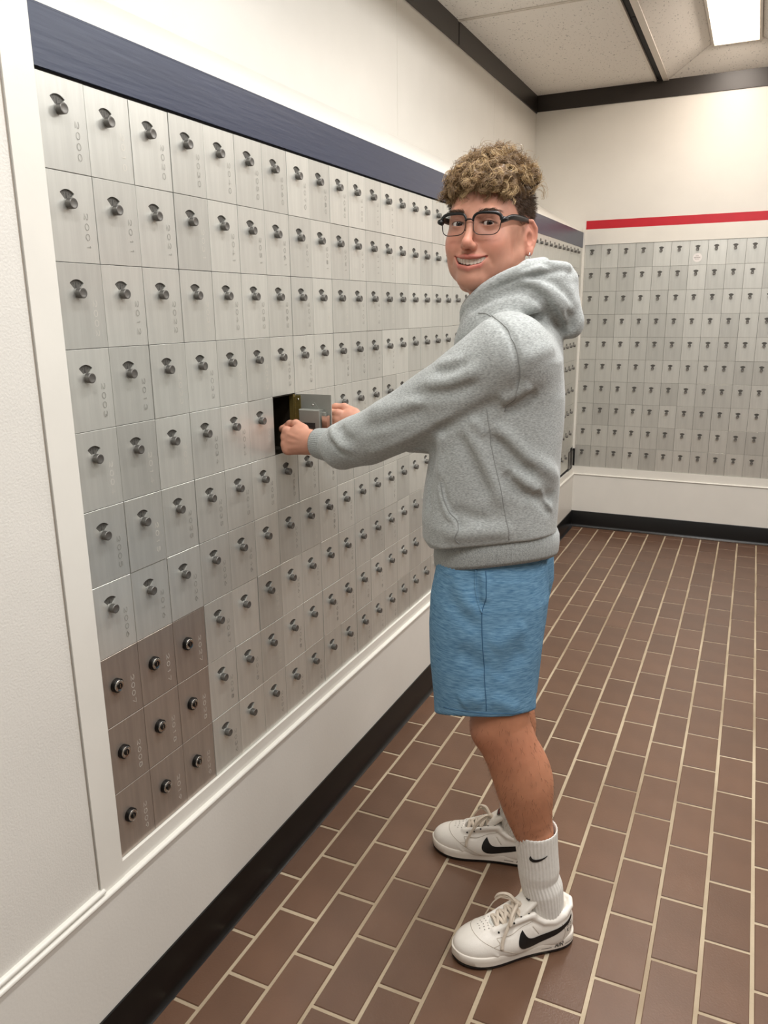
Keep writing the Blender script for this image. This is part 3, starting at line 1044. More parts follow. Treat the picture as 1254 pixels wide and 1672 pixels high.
# frames: head (x to his left, y forward, z up)
HO = np.array([0.4990, 0.6245, 1.5345])
def _head_axes(yaw, pitch, roll):
    (cy, sy), (cp, sp), (cr, sr) = [(math.cos(math.radians(a)), math.sin(math.radians(a))) for a in (yaw, pitch, roll)]
    A = np.array([[cy, -sy, 0], [sy, cy, 0], [0, 0, 1]]) @ np.array([[1, 0, 0], [0, cp, -sp], [0, sp, cp]]) @ np.array([[cr, 0, sr], [0, 1, 0], [-sr, 0, cr]])
    A[:, 0] *= -1
    return A
HR = _head_axes(-182.0, 5.0, -1.0)
HS = 0.95
def hw(p):
    return Vector(HR @ (np.array(p, float) * HS) + HO)
TF, TL = (-0.94, -0.342), (0.342, -0.94)      # the chest's forward and left

# ---- body
head = Solid()
head.frame('h', HR, HO, HS)
def H(kind, *a, **k):
    getattr(head, kind)(*a, fr='h', **k)
H('ell', (0, -0.025, 0.046), (0.078, 0.101, 0.082), k=0)
H('ell', (0, 0.022, 0.000), (0.070, 0.070, 0.085), k=0.02)
H('ell', (0, 0.026, -0.052), (0.054, 0.058, 0.068), k=0.02)
for s in (-1, 1):
    H('cap', (s * 0.059, -0.014, -0.050), (s * 0.016, 0.068, -0.104), 0.014, 0.015, k=0.026)
    H('ell', (s * 0.042, 0.058, -0.036), (0.021, 0.020, 0.024), k=0.022)
H('ell', (0, 0.075, -0.1065), (0.0185, 0.0165, 0.016), k=0.02)
H('cap', (-0.036, 0.079, 0.019), (0.036, 0.079, 0.019), 0.011, k=0.018)
H('ell', (0, 0.0745, -0.071), (0.034, 0.021, 0.024), k=0.016)
for s in (-1, 1):
    H('ell', (s * 0.033, 0.096, -0.002), (0.017, 0.013, 0.0115), op='s', k=0.016)
H('cap', (0, 0.086, 0.006), (0, 0.107, -0.038), 0.0066, 0.0086, k=0.012)
H('ell', (0, 0.109, -0.0425), (0.0092, 0.0105, 0.0094), k=0.008)
for s in (-1, 1):
    H('ell', (s * 0.0098, 0.098, -0.046), (0.0068, 0.0100, 0.0072), k=0.006)
    H('ell', (s * 0.0068, 0.107, -0.0545), (0.0034, 0.0052, 0.0032), op='s', k=0.003)
    # eyelids round the eyeball, cut open
    H('ell', (s * 0.032, 0.0745, 0.0), (0.0142, 0.0142, 0.0142), k=0.006)
    H('ell', (s * 0.032, 0.0865, -0.0010), (0.0130, 0.0120, 0.0037), op='s', k=0.0012)
    H('crease', [(s * 0.019, 0.088, 0.0045), (s * 0.032, 0.092, 0.0085), (s * 0.045, 0.084, 0.0045)], -0.0012, 0.003)
    H('crease', [(s * 0.021, 0.088, -0.010), (s * 0.033, 0.090, -0.013), (s * 0.046, 0.082, -0.009)], -0.0012, 0.004)
    # smile folds
    H('crease', [(s * 0.016, 0.098, -0.044), (s * 0.030, 0.088, -0.056), (s * 0.041, 0.074, -0.070), (s * 0.042, 0.068, -0.084)], -0.0028, 0.0055)
    H('ell', (s * 0.038, 0.070, -0.046), (0.014, 0.012, 0.013), k=0.016)
    H('ell', (s * 0.037, 0.040, -0.070), (0.022, 0.026, 0.026), k=0.025)
for s in (-1, 1):
    H('cap', (s * 0.058, -0.026, -0.018), (s * 0.047, -0.032, -0.100), 0.021, 0.020, k=0.02)
# lips and the open smile
UL = [(-0.0365, 0.0705, -0.0605), (-0.020, 0.0910, -0.0655), (-0.005, 0.0980, -0.0650), (0, 0.0980, -0.0662), (0.005, 0.0980, -0.0650), (0.020, 0.0910, -0.0655), (0.0365, 0.0705, -0.0605)]
LLp = [(-0.0355, 0.0710, -0.0630), (-0.020, 0.0880, -0.0815), (0, 0.0945, -0.0875), (0.020, 0.0880, -0.0815), (0.0355, 0.0710, -0.0630)]
H('poly', UL, [.002, .0038, .0040, .0036, .0040, .0038, .002], k=0.006)
H('poly', LLp, [.002, .0045, .0056, .0045, .002], k=0.006)
MO = [(-0.0345, 0.074, -0.0620), (-0.020, 0.0890, -0.0732), (0, 0.0950, -0.0768), (0.020, 0.0890, -0.0732), (0.0345, 0.074, -0.0620)]
H('poly', [(x, y + .005, z) for x, y, z in MO], [.0012, .0056, .0066, .0056, .0012], op='s', k=0.002)
H('poly', [(x, y - .003, z) for x, y, z in MO], [.0014, .0058, .0068, .0058, .0014], op='s', k=0.002)
H('poly', [(x * .92, y - .011, z) for x, y, z in MO], [.0014, .0062, .0072, .0062, .0014], op='s', k=0.002)
# ears
for s in (-1, 1):
    a = math.radians(-32) * s
    ER = np.array([[math.cos(a), math.sin(a), 0], [-math.sin(a), math.cos(a), 0], [0, 0, 1]])
    t = math.radians(-12)
    ER = ER @ np.array([[1, 0, 0], [0, math.cos(t), -math.sin(t)], [0, math.sin(t), math.cos(t)]])
    ec = np.array((s * 0.080, -0.028, -0.011))
    def E(p):
        return tuple(ec + ER @ np.array((p[0] * s, p[1], p[2])))
    H('ell', ec, (0.006, 0.018, 0.031), R=ER, k=0.006)
    H('ell', E((-.006, 0.004, 0)), (0.012, 0.012, 0.022), R=ER, k=0.01)
    rim = [E((0.002, 0.012, 0.008)), E((0.003, 0.014, 0.022)), E((0.004, 0.004, 0.032)), E((0.005, -0.010, 0.029)), E((0.005, -0.019, 0.014)), E((0.004, -0.017, -0.004)), E((0.003, -0.009, -0.020)), E((0.002, -0.001, -0.029))]
    H('poly', rim, [.003, .0034, .0038, .004, .004, .0036, .0036, .004], k=0.003)
    H('ell', E((0.002, 0.002, -0.029)), (0.0055, 0.0085, 0.0095), R=ER, k=0.005)
    H('ell', E((0.0075, 0.002, -0.004)), (0.0065, 0.0075, 0.0115), R=ER, op='s', k=0.004)
    H('poly', [E((0.0065, -0.004, 0.018)), E((0.0075, -0.0115, 0.008)), E((0.007, -0.0095, -0.006))], [.0022, .0026, .0022], op='s', k=0.003)
    H('ell', E((0.003, 0.0115, -0.006)), (0.004, 0.004, 0.006), R=ER, k=0.003)
NB = np.array([0.566, 0.640, 1.34])
nk = np.array(hw((0, -0.030, -0.060)))
head.cap(nk, NB, 0.052, 0.062, k=0.018)
head.cap(np.array(hw((0, 0.028, -0.085))), NB + np.array([-.02, -.02, 0]), 0.030, 0.05, k=0.02)
head.half((NB[0], NB[1], 1.335), (0, 0, -1), op='i', k=0)

# hands
LHd, RHd = Solid(), Solid()
def hand(S_, wrist, fore, palm_dir, thumb_side, back, curls, sc=1.0, thumb=None):
    """palm_dir: wrist to knuckles; thumb_side: towards the thumb; back: out of the back of the hand"""
    d, t, b = [np.array(v, float) / np.linalg.norm(v) for v in (palm_dir, thumb_side, back)]
    w0 = np.array(wrist, float)
    S_.cap(fore, w0, 0.030 * sc, 0.0245 * sc, k=0)
    for u, r in ((0.020, 0.0135), (0.004, 0.0145), (-0.012, 0.014), (-0.024, 0.0125)):
        S_.cap(w0 + t * u * 0.55 * sc, w0 + d * 0.078 * sc + t * u * 1.12 * sc, 0.0185 * sc, r * sc, k=0.018 * sc)
    S_.cap(w0 + t * 0.012 * sc + d * .012 * sc - b * .006 * sc, w0 + d * 0.045 * sc + t * 0.030 * sc - b * .006 * sc, 0.017 * sc, 0.014 * sc, k=0.015 * sc)
    for i, (u, ln) in enumerate(((0.0285, (0.040, 0.024, 0.020)), (0.0095, (0.044, 0.028, 0.021)), (-0.0095, (0.041, 0.026, 0.020)), (-0.0270, (0.032, 0.020, 0.018)))):
        p = w0 + d * (0.082 if i in (1, 2) else 0.077 if i == 0 else 0.070) * sc + t * u * sc + b * 0.004 * sc
        S_.ell(p + b * .002 * sc, np.array((0.0105, 0.0105, 0.0105)) * sc, k=0.006 * sc)
        ang = 0.0
        q = p - d * .006 * sc
        rr = [0.0098, 0.0088, 0.0080, 0.0068] if i < 3 else [0.0086, 0.0076, 0.0068, 0.006]
        pts = [q]
        for j in range(3):
            ang += math.radians(curls[i][j])
            q = q + (d * math.cos(ang) - b * math.sin(ang)) * ln[j] * sc
            pts.append(q)
        for j in range(3):
            S_.cap(pts[j], pts[j + 1], rr[j] * sc, rr[j + 1] * sc, k=0.0035 * sc)
            if j:
                S_.ell(pts[j], np.array([rr[j] * 1.06] * 3) * sc, k=0.004 * sc)
    tp = thumb or ((0.030, 0.032, -0.010), (0.062, 0.044, -0.020), (0.088, 0.042, -0.026), (0.108, 0.034, -0.030))
    pts = [w0 + (d * x + t * y + b * z) * sc for x, y, z in tp]
    S_.chain(pts, [0.0145 * sc, 0.0112 * sc, 0.0100 * sc, 0.0080 * sc], k=0.006 * sc)
LW = np.array([0.092, 0.6075, 1.0940])
hand(LHd, LW, LW + np.array((0.075, -0.016, 0.012)), (-1, 0.10, -0.02), (-0.02, 0.06, 1), (-0.12, -1, 0.05), [(30, 50, 40), (48, 58, 40), (58, 62, 40), (64, 62, 40)], 0.86)
for q in ((0.018, .002), (0.0, 0.004), (-0.018, 0.0)):      # tendons and veins on the back of the hand
    LHd.crease([LW + np.array((-0.012, -0.017, q[0] * .4)), LW + np.array((-0.060, -0.010, q[0]))], 0.0013, 0.004)
RW = np.array([0.150, 0.778, 1.112])
hand(RHd, RW, RW + np.array((0.075, 0.012, -0.012)), (-0.93, -0.30, 0.10), (-0.10, 0.05, 1), (0.30, -0.95, 0.05), [(12, 25, 15), (14, 28, 15), (16, 30, 15), (20, 30, 15)], 0.86)

# legs
legs = Solid()
LEG_L = [(.566, .565, .86), (.574, .535, .62), (.583, .528, .53), (.612, .531, .464), (.634, .535, .392), (.650, .540, .318), (.664, .543, .27), (.676, .547, .20), (.688, .550, .10), (.692, .551, .05)]
LEG_R = [(.530, .715, .86), (.510, .745, .62), (.502, .758, .53), (.520, .766, .46), (.535, .774, .39), (.545, .780, .32), (.551, .784, .27), (.557, .787, .20), (.563, .791, .10), (.567, .792, .05)]
for LG, fw in ((LEG_L, (-.784, -.62, 0)), (LEG_R, (-.982, -.187, 0))):
    P, fw = np.array(LG), np.array(fw)
    legs.poly(LG, [.050, .062, .0605, .0575, .0555, .0480, .0400, .0360, .0350, .0330], k=0)
    legs.ell(P[2] + fw * .026 + np.array((0, 0, -.012)), (.034, .034, .040), k=0.03)
    legs.ell(P[4] - fw * .010, (.050, .050, .085), k=0.03)
    legs.cap(P[3] + fw * .030, P[6] + fw * .014, .026, .022, k=0.025)
    legs.cap(P[8] + np.array((0, 0, -.04)), P[8] + fw * .13 + np.array((0, 0, -.062)), .028, .020, k=0.03)
legs.cap((0.566, 0.575, 0.88), (0.532, 0.715, 0.88), 0.050, k=0.04)
legs.cap((0.545, 0.645, 0.92), (0.55, 0.64, 1.22), 0.075, 0.09, k=0.06)
legs.cap((0.585, 0.50, 1.29), (0.505, 0.77, 1.29), 0.05, k=0.06)
legs.cap((0.55, 0.64, 1.22), NB, 0.08, 0.045, k=0.06)
ARM_L = [(0.585, 0.49, 1.29), (0.345, 0.520, 1.165), tuple(LW + np.array((0.06, -0.012, 0.010)))]
ARM_R = [(0.505, 0.77, 1.29), (0.330, 0.850, 1.105), tuple(RW + np.array((0.06, 0.010, -0.010)))]
for A in (ARM_L, ARM_R):
    legs.chain(A, [0.042, 0.034, 0.025], k=0.03)

def skin_colour(V):
    L_ = (V - HO) @ HR / HS
    x, y, z = L_.T
    n = vnoise(V, 60, 1) * 0.04 + vnoise(V, 160, 2) * 0.03
    base = rgb((198, 144, 121))
    leg_c = rgb((184, 128, 98))
    c = np.where((V[:, 2] < 1.0)[:, None], leg_c, base) * (1 + n)[:, None]
    hd = V[:, 2] > 1.3
    ax = np.abs(x)
    def mixc(mask, col):
        nonlocal c
        c = c * (1 - mask[:, None]) + np.array(col) * mask[:, None]
    # cheeks and nose a little redder
    mixc(np.where(hd, 0.35 * np.exp(-(((ax - .046) / .024) ** 2 + ((z + .038) / .022) ** 2)) * (y > .02), 0), rgb((206, 122, 102)))
    mixc(np.where(hd, 0.35 * np.exp(-((ax / .016) ** 2 + ((z + .043) / .016) ** 2)) * (y > .08), 0), rgb((208, 122, 104)))
    # shaved beard
    b = np.exp(-((z + .102) / .035) ** 2) * (y > -.02) * smooth(-.045, -.075, z)
    mixc(np.where(hd, 0.25 * b * (ax < .075), 0), rgb((150, 108, 92)))
    mixc(np.where(hd, 0.22 * np.exp(-(((z + .060) / .006) ** 2 + (x / .026) ** 2)) * (y > .07), 0), rgb((150, 104, 88)))
    # lips
    def near(pl, r):
        d = np.full(len(V), 9.0)
        pl = np.array(pl)
        for i in range(len(pl) - 1):
            ab = pl[i + 1] - pl[i]
            t = np.clip((L_ - pl[i]) @ ab / (ab @ ab), 0, 1)
            d = np.minimum(d, np.linalg.norm(L_ - pl[i] - t[:, None] * ab, axis=1))
        return smooth(r + .0016, r - .0008, d)
    mixc(np.where(hd, 0.8 * near(UL, .0042), 0), rgb((182, 100, 90)))
    mixc(np.where(hd, 0.8 * near(LLp, .0058), 0), rgb((188, 104, 94)))
    mouth = near(MO, .0085)
    inside = (mouth > .3) & (np.abs(x) < .0325) & (y < .0880 - 8.5 * x * x) & (y > .05) & (z > -.089) & (z < -.058)
    mixc(np.where(hd & inside, 1.0, 0), rgb((92, 34, 30)))
    for s in (-1, 1):                    # dark lash line along the upper lids
        r = np.sqrt(((x - s * .032) / .0132) ** 2 + ((z + .0010) / .0040) ** 2)
        mixc(np.where(hd & (y > .07) & (z > -.0012) & (r < 1.8), .75 * smooth(1.45, 1.15, r), 0), rgb((52, 34, 28)))
        mixc(np.where(hd & (y > .07) & (z <= -.0012) & (r < 1.8), .30 * smooth(1.4, 1.1, r), 0), rgb((90, 54, 44)))
    # hair on the sides and the back of the head: short and dark, fading towards the neck
    side = smooth(.050, .062, z + 0.30 * np.clip(y - .02, -.04, .06) + .012 * np.sin(z * 90)) if False else None
    line = np.where(y > -.005, .012 + 1.1 * np.clip(y - .012, 0, .1), np.where(y > -.045, .028, -.055))
    m = smooth(-.004, .006, z - line) * (y < .066)
    m = np.maximum(m, smooth(.0, .010, z - .063 + .004 * np.cos(x * 60)))
    m = m * (ax < .0795 + 5 * np.maximum(0, z - .01))
    ear = (ax > .078) & (z > -.05) & (z < .024)
    m = np.where(ear, 0, m)
    mixc(np.where(hd, 0.9 * m, 0), rgb((74, 57, 44)))
    mixc(np.where(hd & ear, .3, 0), rgb((206, 122, 104)))
    # knees, knuckles
    kn = np.exp(-((V[:, 2] - .50) / .05) ** 2) * 0.25
    mixc(np.where(~hd & (V[:, 2] < .7), kn, 0), rgb((172, 104, 82)))
    return np.clip(c, 0, 1)

pieces = [head.nets((0.36, 0.44, 1.33), (0.66, 0.78, 1.70), 0.0015),
          LHd.nets((-0.09, 0.55, 1.03), (0.19, 0.69, 1.17), 0.0016),
          RHd.nets((0.0, 0.64, 1.06), (0.25, 0.84, 1.22), 0.0018),
          legs.nets((0.05, 0.36, 0.0), (0.78, 0.93, 1.42), 0.0034)]
V, Q = merge(pieces)
body = part('body', np_mesh('body', V, Q, M['skin'], skin_colour(V)))
# folds and seams of the clothes: (height, width, points in the room)
HO_FOLDS = [
    (0.0055, 0.013, [(0.435, 0.449, 1.249), (0.49, 0.431, 1.254), (0.53, 0.425, 1.269), (0.558, 0.421, 1.284)]) ,
    (-0.0045, 0.013, [(0.405, 0.453, 1.227), (0.458, 0.436, 1.233), (0.509, 0.429, 1.241), (0.557, 0.425, 1.26)]) ,
    (0.0035, 0.01, [(0.458, 0.459, 1.284), (0.493, 0.441, 1.291), (0.52, 0.432, 1.299)]) ,
    (-0.003, 0.01, [(0.463, 0.446, 1.272), (0.499, 0.433, 1.278), (0.533, 0.426, 1.29)]) ,
    (-0.0065, 0.0065, [(0.192, 0.52, 1.115), (0.22, 0.511, 1.094), (0.246, 0.509, 1.085)]) ,
    (0.0055, 0.008, [(0.18, 0.551, 1.144), (0.2, 0.52, 1.127), (0.225, 0.506, 1.11), (0.255, 0.498, 1.102)]) ,
    (-0.004, 0.009, [(0.217, 0.522, 1.147), (0.236, 0.502, 1.131), (0.268, 0.489, 1.122)]) ,
    (0.004, 0.012, [(0.292, 0.497, 1.097), (0.373, 0.471, 1.131), (0.444, 0.456, 1.167), (0.506, 0.44, 1.197)]) ,
    (-0.004, 0.012, [(0.286, 0.483, 1.152), (0.367, 0.456, 1.172), (0.451, 0.44, 1.203)]) ,
    (0.003, 0.012, [(0.295, 0.495, 1.186), (0.381, 0.455, 1.204), (0.452, 0.437, 1.224)]) ,
    (-0.005, 0.014, [(0.442, 0.463, 1.157), (0.504, 0.446, 1.18), (0.558, 0.444, 1.207), (0.596, 0.449, 1.228)]) ,
    (0.0065, 0.014, [(0.564, 0.456, 1.181), (0.598, 0.472, 1.151), (0.63, 0.49, 1.114), (0.66, 0.52, 1.09), (0.672, 0.571, 1.057)]) ,
    (-0.0065, 0.013, [(0.569, 0.461, 1.16), (0.595, 0.472, 1.129), (0.619, 0.484, 1.102), (0.647, 0.506, 1.076)]) ,
    (-0.0055, 0.014, [(0.502, 0.451, 1.16), (0.529, 0.453, 1.113), (0.55, 0.46, 1.069), (0.569, 0.469, 1.029)]) ,
    (0.0055, 0.013, [(0.524, 0.449, 1.169), (0.546, 0.456, 1.125), (0.57, 0.467, 1.069), (0.588, 0.477, 1.015)]) ,
    (0.004, 0.01, [(0.532, 0.444, 1.19), (0.559, 0.458, 1.156)]) ,
    (-0.006, 0.012, [(0.589, 0.472, 1.085), (0.612, 0.484, 1.057), (0.638, 0.503, 1.032)]) ,
    (0.006, 0.012, [(0.605, 0.478, 1.09), (0.63, 0.493, 1.063), (0.653, 0.517, 1.041)]) ,
    (-0.005, 0.008, [(0.638, 0.501, 1.048), (0.653, 0.519, 1.026), (0.665, 0.548, 0.993)]) ,
    (0.005, 0.008, [(0.649, 0.511, 1.049), (0.66, 0.531, 1.024), (0.667, 0.553, 0.997)]) ,
    (-0.006, 0.014, [(0.64, 0.503, 1.043), (0.658, 0.526, 1.032), (0.669, 0.56, 1.022)]) ,
    (0.006, 0.016, [(0.47, 0.458, 0.96), (0.522, 0.457, 0.961), (0.567, 0.47, 0.968), (0.61, 0.488, 0.97)]) ,
    (0.005, 0.013, [(0.586, 0.449, 1.22), (0.617, 0.455, 1.236), (0.641, 0.459, 1.254)]) ,
    (-0.005, 0.013, [(0.59, 0.46, 1.202), (0.62, 0.469, 1.216), (0.648, 0.48, 1.238)]) ,
    (0.003, 0.014, [(0.628, 0.428, 1.296), (0.654, 0.453, 1.31), (0.666, 0.516, 1.318)]) ,
    (-0.003, 0.012, [(0.497, 0.454, 1.011), (0.533, 0.459, 0.995), (0.566, 0.47, 0.99)]) ,
    (0.0035, 0.006, [(0.462, 0.467, 1.06), (0.467, 0.462, 1.034), (0.475, 0.459, 1.013), (0.486, 0.455, 0.995), (0.498, 0.454, 0.987), (0.501, 0.454, 0.975), (0.496, 0.454, 0.957)]) ,
    (-0.003, 0.005, [(0.474, 0.461, 1.062), (0.477, 0.459, 1.038), (0.485, 0.456, 1.02), (0.495, 0.455, 1.006), (0.507, 0.455, 0.996), (0.512, 0.455, 0.981), (0.506, 0.455, 0.958)]) ,
    (0.006, 0.009, [(0.47, 0.458, 1.158), (0.465, 0.47, 1.115), (0.466, 0.465, 1.061)]) ,
    (-0.007, 0.012, [(0.441, 0.478, 1.136), (0.428, 0.501, 1.057), (0.433, 0.483, 0.986)]) ,
    (-0.003, 0.006, [(0.518, 0.523, 1.378), (0.577, 0.45, 1.366), (0.609, 0.428, 1.337), (0.623, 0.426, 1.296), (0.62, 0.444, 1.251), (0.607, 0.458, 1.222)]) ,
    (-0.013, 0.01, [(0.546, 0.526, 1.408), (0.581, 0.529, 1.422), (0.613, 0.534, 1.42), (0.636, 0.542, 1.401), (0.65, 0.581, 1.372), (0.656, 0.618, 1.343)]) ,
    (-0.006, 0.0075, [(0.493, 0.539, 1.379), (0.539, 0.526, 1.405), (0.576, 0.529, 1.426), (0.607, 0.538, 1.437), (0.643, 0.566, 1.445)]) ,
    (0.006, 0.008, [(0.572, 0.532, 1.431), (0.608, 0.537, 1.433), (0.638, 0.547, 1.417), (0.66, 0.575, 1.386), (0.667, 0.612, 1.357)]) ,
    (0.004, 0.009, [(0.595, 0.532, 1.427), (0.626, 0.544, 1.43), (0.652, 0.561, 1.413), (0.67, 0.585, 1.388)]) ,
    (-0.004, 0.008, [(0.626, 0.546, 1.435), (0.65, 0.566, 1.43), (0.669, 0.586, 1.413), (0.681, 0.605, 1.388)]) ,
    (-0.004, 0.006, [(0.665, 0.583, 1.383), (0.674, 0.61, 1.366), (0.675, 0.62, 1.343)]) ,
    (-0.0035, 0.006, [(0.592, 0.531, 1.453), (0.623, 0.551, 1.467), (0.648, 0.57, 1.459)]) ,
]
HO_SEAMS = [
    (0, 0, [(0.518, 0.523, 1.378), (0.54, 0.517, 1.375), (0.58, 0.449, 1.365), (0.599, 0.434, 1.351), (0.613, 0.426, 1.331), (0.622, 0.425, 1.308), (0.625, 0.429, 1.283), (0.621, 0.443, 1.254), (0.609, 0.458, 1.225), (0.594, 0.462, 1.202)]) ,
    (0, 0, [(0.561, 0.445, 1.207), (0.565, 0.458, 1.17), (0.569, 0.462, 1.135), (0.577, 0.468, 1.087), (0.585, 0.473, 1.045), (0.594, 0.48, 0.999), (0.601, 0.484, 0.951)]) ,
    (0, 0, [(0.467, 0.464, 1.06), (0.471, 0.461, 1.037), (0.479, 0.457, 1.019), (0.49, 0.455, 1.001), (0.499, 0.454, 0.994), (0.506, 0.454, 0.988), (0.506, 0.454, 0.978), (0.501, 0.454, 0.96), (0.503, 0.455, 0.95), (0.51, 0.456, 0.941)]) ,
    (0, 0, [(0.492, 0.539, 1.376), (0.517, 0.529, 1.394), (0.539, 0.527, 1.408), (0.562, 0.528, 1.421), (0.589, 0.532, 1.431), (0.618, 0.541, 1.437), (0.639, 0.56, 1.441)]) ,
]
SH_FOLDS = [
    (-0.006, 0.01, [(0.535, 0.478, 0.881), (0.54, 0.474, 0.86), (0.545, 0.468, 0.83), (0.554, 0.465, 0.807)]) ,
    (0.006, 0.01, [(0.553, 0.481, 0.878), (0.559, 0.475, 0.849), (0.558, 0.469, 0.819)]) ,
    (0.005, 0.016, [(0.489, 0.479, 0.864), (0.518, 0.466, 0.827), (0.542, 0.461, 0.8)]) ,
    (-0.004, 0.016, [(0.479, 0.472, 0.819), (0.524, 0.458, 0.785), (0.556, 0.46, 0.763)]) ,
    (-0.005, 0.02, [(0.508, 0.451, 0.719), (0.547, 0.452, 0.699), (0.566, 0.455, 0.674)]) ,
    (0.005, 0.02, [(0.575, 0.463, 0.726), (0.607, 0.481, 0.751), (0.636, 0.508, 0.771)]) ,
    (-0.004, 0.02, [(0.589, 0.463, 0.662), (0.614, 0.482, 0.698), (0.638, 0.508, 0.719)]) ,
    (0.006, 0.018, [(0.568, 0.452, 0.608), (0.544, 0.446, 0.62), (0.519, 0.443, 0.602)]) ,
    (0.005, 0.014, [(0.579, 0.457, 0.622), (0.607, 0.471, 0.607), (0.629, 0.488, 0.587)]) ,
    (-0.001, 0.005, [(0.478, 0.453, 0.585), (0.532, 0.443, 0.591), (0.574, 0.454, 0.591), (0.619, 0.478, 0.59), (0.651, 0.535, 0.579)]) ,
]
SH_SEAMS = [
    (0, 0, [(0.556, 0.483, 0.882), (0.561, 0.472, 0.831), (0.556, 0.465, 0.801), (0.559, 0.46, 0.751), (0.565, 0.456, 0.687), (0.571, 0.454, 0.622), (0.573, 0.453, 0.606), (0.573, 0.453, 0.594)]) ,
    (0, 0, [(0.537, 0.479, 0.884), (0.538, 0.473, 0.86), (0.543, 0.468, 0.834), (0.55, 0.466, 0.813), (0.556, 0.464, 0.8)]) ,
    (0, 0, [(0.478, 0.453, 0.582), (0.532, 0.443, 0.588), (0.574, 0.453, 0.588), (0.619, 0.478, 0.587), (0.651, 0.535, 0.577)]) ,
]
def curve_pts(pts, n=8):
    """Catmull-Rom through the points"""
    P = [np.array(p, float) for p in pts]
    P = [2 * P[0] - P[1]] + P + [2 * P[-1] - P[-2]]
    out = []
    for i in range(1, len(P) - 2):
        for t in np.linspace(0, 1, n, endpoint=False):
            a, b, c, d = P[i - 1:i + 3]
            out.append(0.5 * (2 * b + (c - a) * t + (2 * a - 5 * b + 4 * c - d) * t * t + (3 * b - a - 3 * c + d) * t ** 3))
    out.append(P[-2])
    return np.array(out)
def stick(S_, pts, off=0.0, it=6):
    P = np.array(pts, float)
    for _ in range(it):
        P = P - (S_.ev(P) - off)[:, None] * S_.grad(P)
    return P
def seam(S_, pts, name, m, parent, r=0.0016, off=0.0, n=8, flat=0.5):
    P = stick(S_, curve_pts(pts, n), off)
    return part(name, MB().tube(P, r, 6).mesh(name, m, True), parent)

# ---- eyes, teeth
GAZE = np.array(CAM_LOC) - HO
GAZE = HR.T @ (GAZE / np.linalg.norm(GAZE))
for s in (-1, 1):
    c = np.array((s * 0.032, 0.0745, 0.0))
    v, f, mi = [], [], []
    g = GAZE / np.linalg.norm(GAZE)
    u = np.cross(g, (0, 0, 1)); u /= np.linalg.norm(u)
    w_ = np.cross(u, g)
    rings = [0, 7, 14, 22, 29, 45, 65, 90, 120, 150, 180]
    k = 24
    r0 = 0.0124
    for ri, a in enumerate(rings):
        bulge = r0 + (0.0006 if a <= 24 else 0)
        for j in range(k):
            t = 2 * math.pi * j / k
            d = g * math.cos(math.radians(a)) + (u * math.cos(t) + w_ * math.sin(t)) * math.sin(math.radians(a))
            v.append(hw(c + d * bulge))
    for ri in range(len(rings) - 1):
        for j in range(k):
            f.append((ri * k + j, ri * k + (j + 1) % k, (ri + 1) * k + (j + 1) % k, (ri + 1) * k + j))
            mi.append(2 if ri < 2 else 1 if ri < 4 else 0)
    part('eye', new_mesh('eye', v, f, [M['eye'], M['iris'], M['pupil']], True, mi))
tb = MB()
edges = [-.0335, -.0275, -.0215, -.0150, -.0088, 0.0, .0088, .0150, .0215, .0275, .0335]
for a, b in zip(edges[:-1], edges[1:]):
    pts = []
    for i in range(5):
        x = a + (b - a) * i / 4
        y = 0.0878 - 10.5 * x * x
        bul = 0.0011 * math.sin(math.pi * i / 4)
        zt = -0.0650 + 4.0 * x * x
        hgt = (0.0150 - 6.0 * x * x) * (1 - 0.10 * (abs(i - 2) / 2) ** 2)
        for q, e in ((0, -.0006), (.35, .0002), (.8, .0003), (1.0, -.0005)):
            pts.append(hw((x * .985 + (a + b) / 2 * .015, y + bul + e, zt - hgt * q)))
    tb.add(pts, [(i * 4 + q, i * 4 + q + 1, i * 4 + 4 + q + 1, i * 4 + 4 + q) for i in range(4) for q in range(3)])
part('teeth', tb.mesh('teeth', M['tooth'], True))['kind'] = 'stuff'

# ---- eyebrows and hair
rh = np.random.RandomState(5)
class Strands:
    def __init__(s):
        s.V, s.Q, s.C, s.n = [], [], [], 0
    def add(s, P, r, col, k=3, taper=0.35):
        P = np.asarray(P)
        n = len(P)
        T = np.gradient(P, axis=0)
        T /= np.linalg.norm(T, axis=1, keepdims=True) + 1e-9
        a = np.cross(T, (0.31, 0.52, 0.79))
        a /= np.linalg.norm(a, axis=1, keepdims=True) + 1e-9
        b = np.cross(T, a)
        rr = r * (1 - (1 - taper) * np.linspace(0, 1, n) ** 2)
        ang = np.arange(k) * 2 * math.pi / k
        ring = P[:, None] + rr[:, None, None] * (a[:, None] * np.cos(ang)[None, :, None] + b[:, None] * np.sin(ang)[None, :, None])
        s.V.append(ring.reshape(-1, 3))
        i = np.arange(n - 1)[:, None] * k
        j = np.arange(k)[None]
        q = np.stack([i + j, i + (j + 1) % k, i + k + (j + 1) % k, i + k + j], -1).reshape(-1, 4)
        s.Q.append(q + s.n)
        s.C.append(np.repeat(np.array(col)[None], n * k, 0))
        s.n += n * k
    def mesh(s, name):
        return np_mesh(name, (np.concatenate(s.V) * HS) @ HR.T + HO, np.concatenate(s.Q), M['hair'], np.concatenate(s.C))
HSOL = Solid()
HSOL.pr = [(fn, c, r, op, k, None) for fn, c, r, op, k, fr in head.pr if fr == 'h']       # the head in its own frame
C_, RAD = np.array((0, -0.025, 0.046)), np.array((0.078, 0.101, 0.082))
DK, MD, LT = rgb((78, 59, 41)), rgb((140, 112, 78)), rgb((196, 168, 124))
br = Strands()
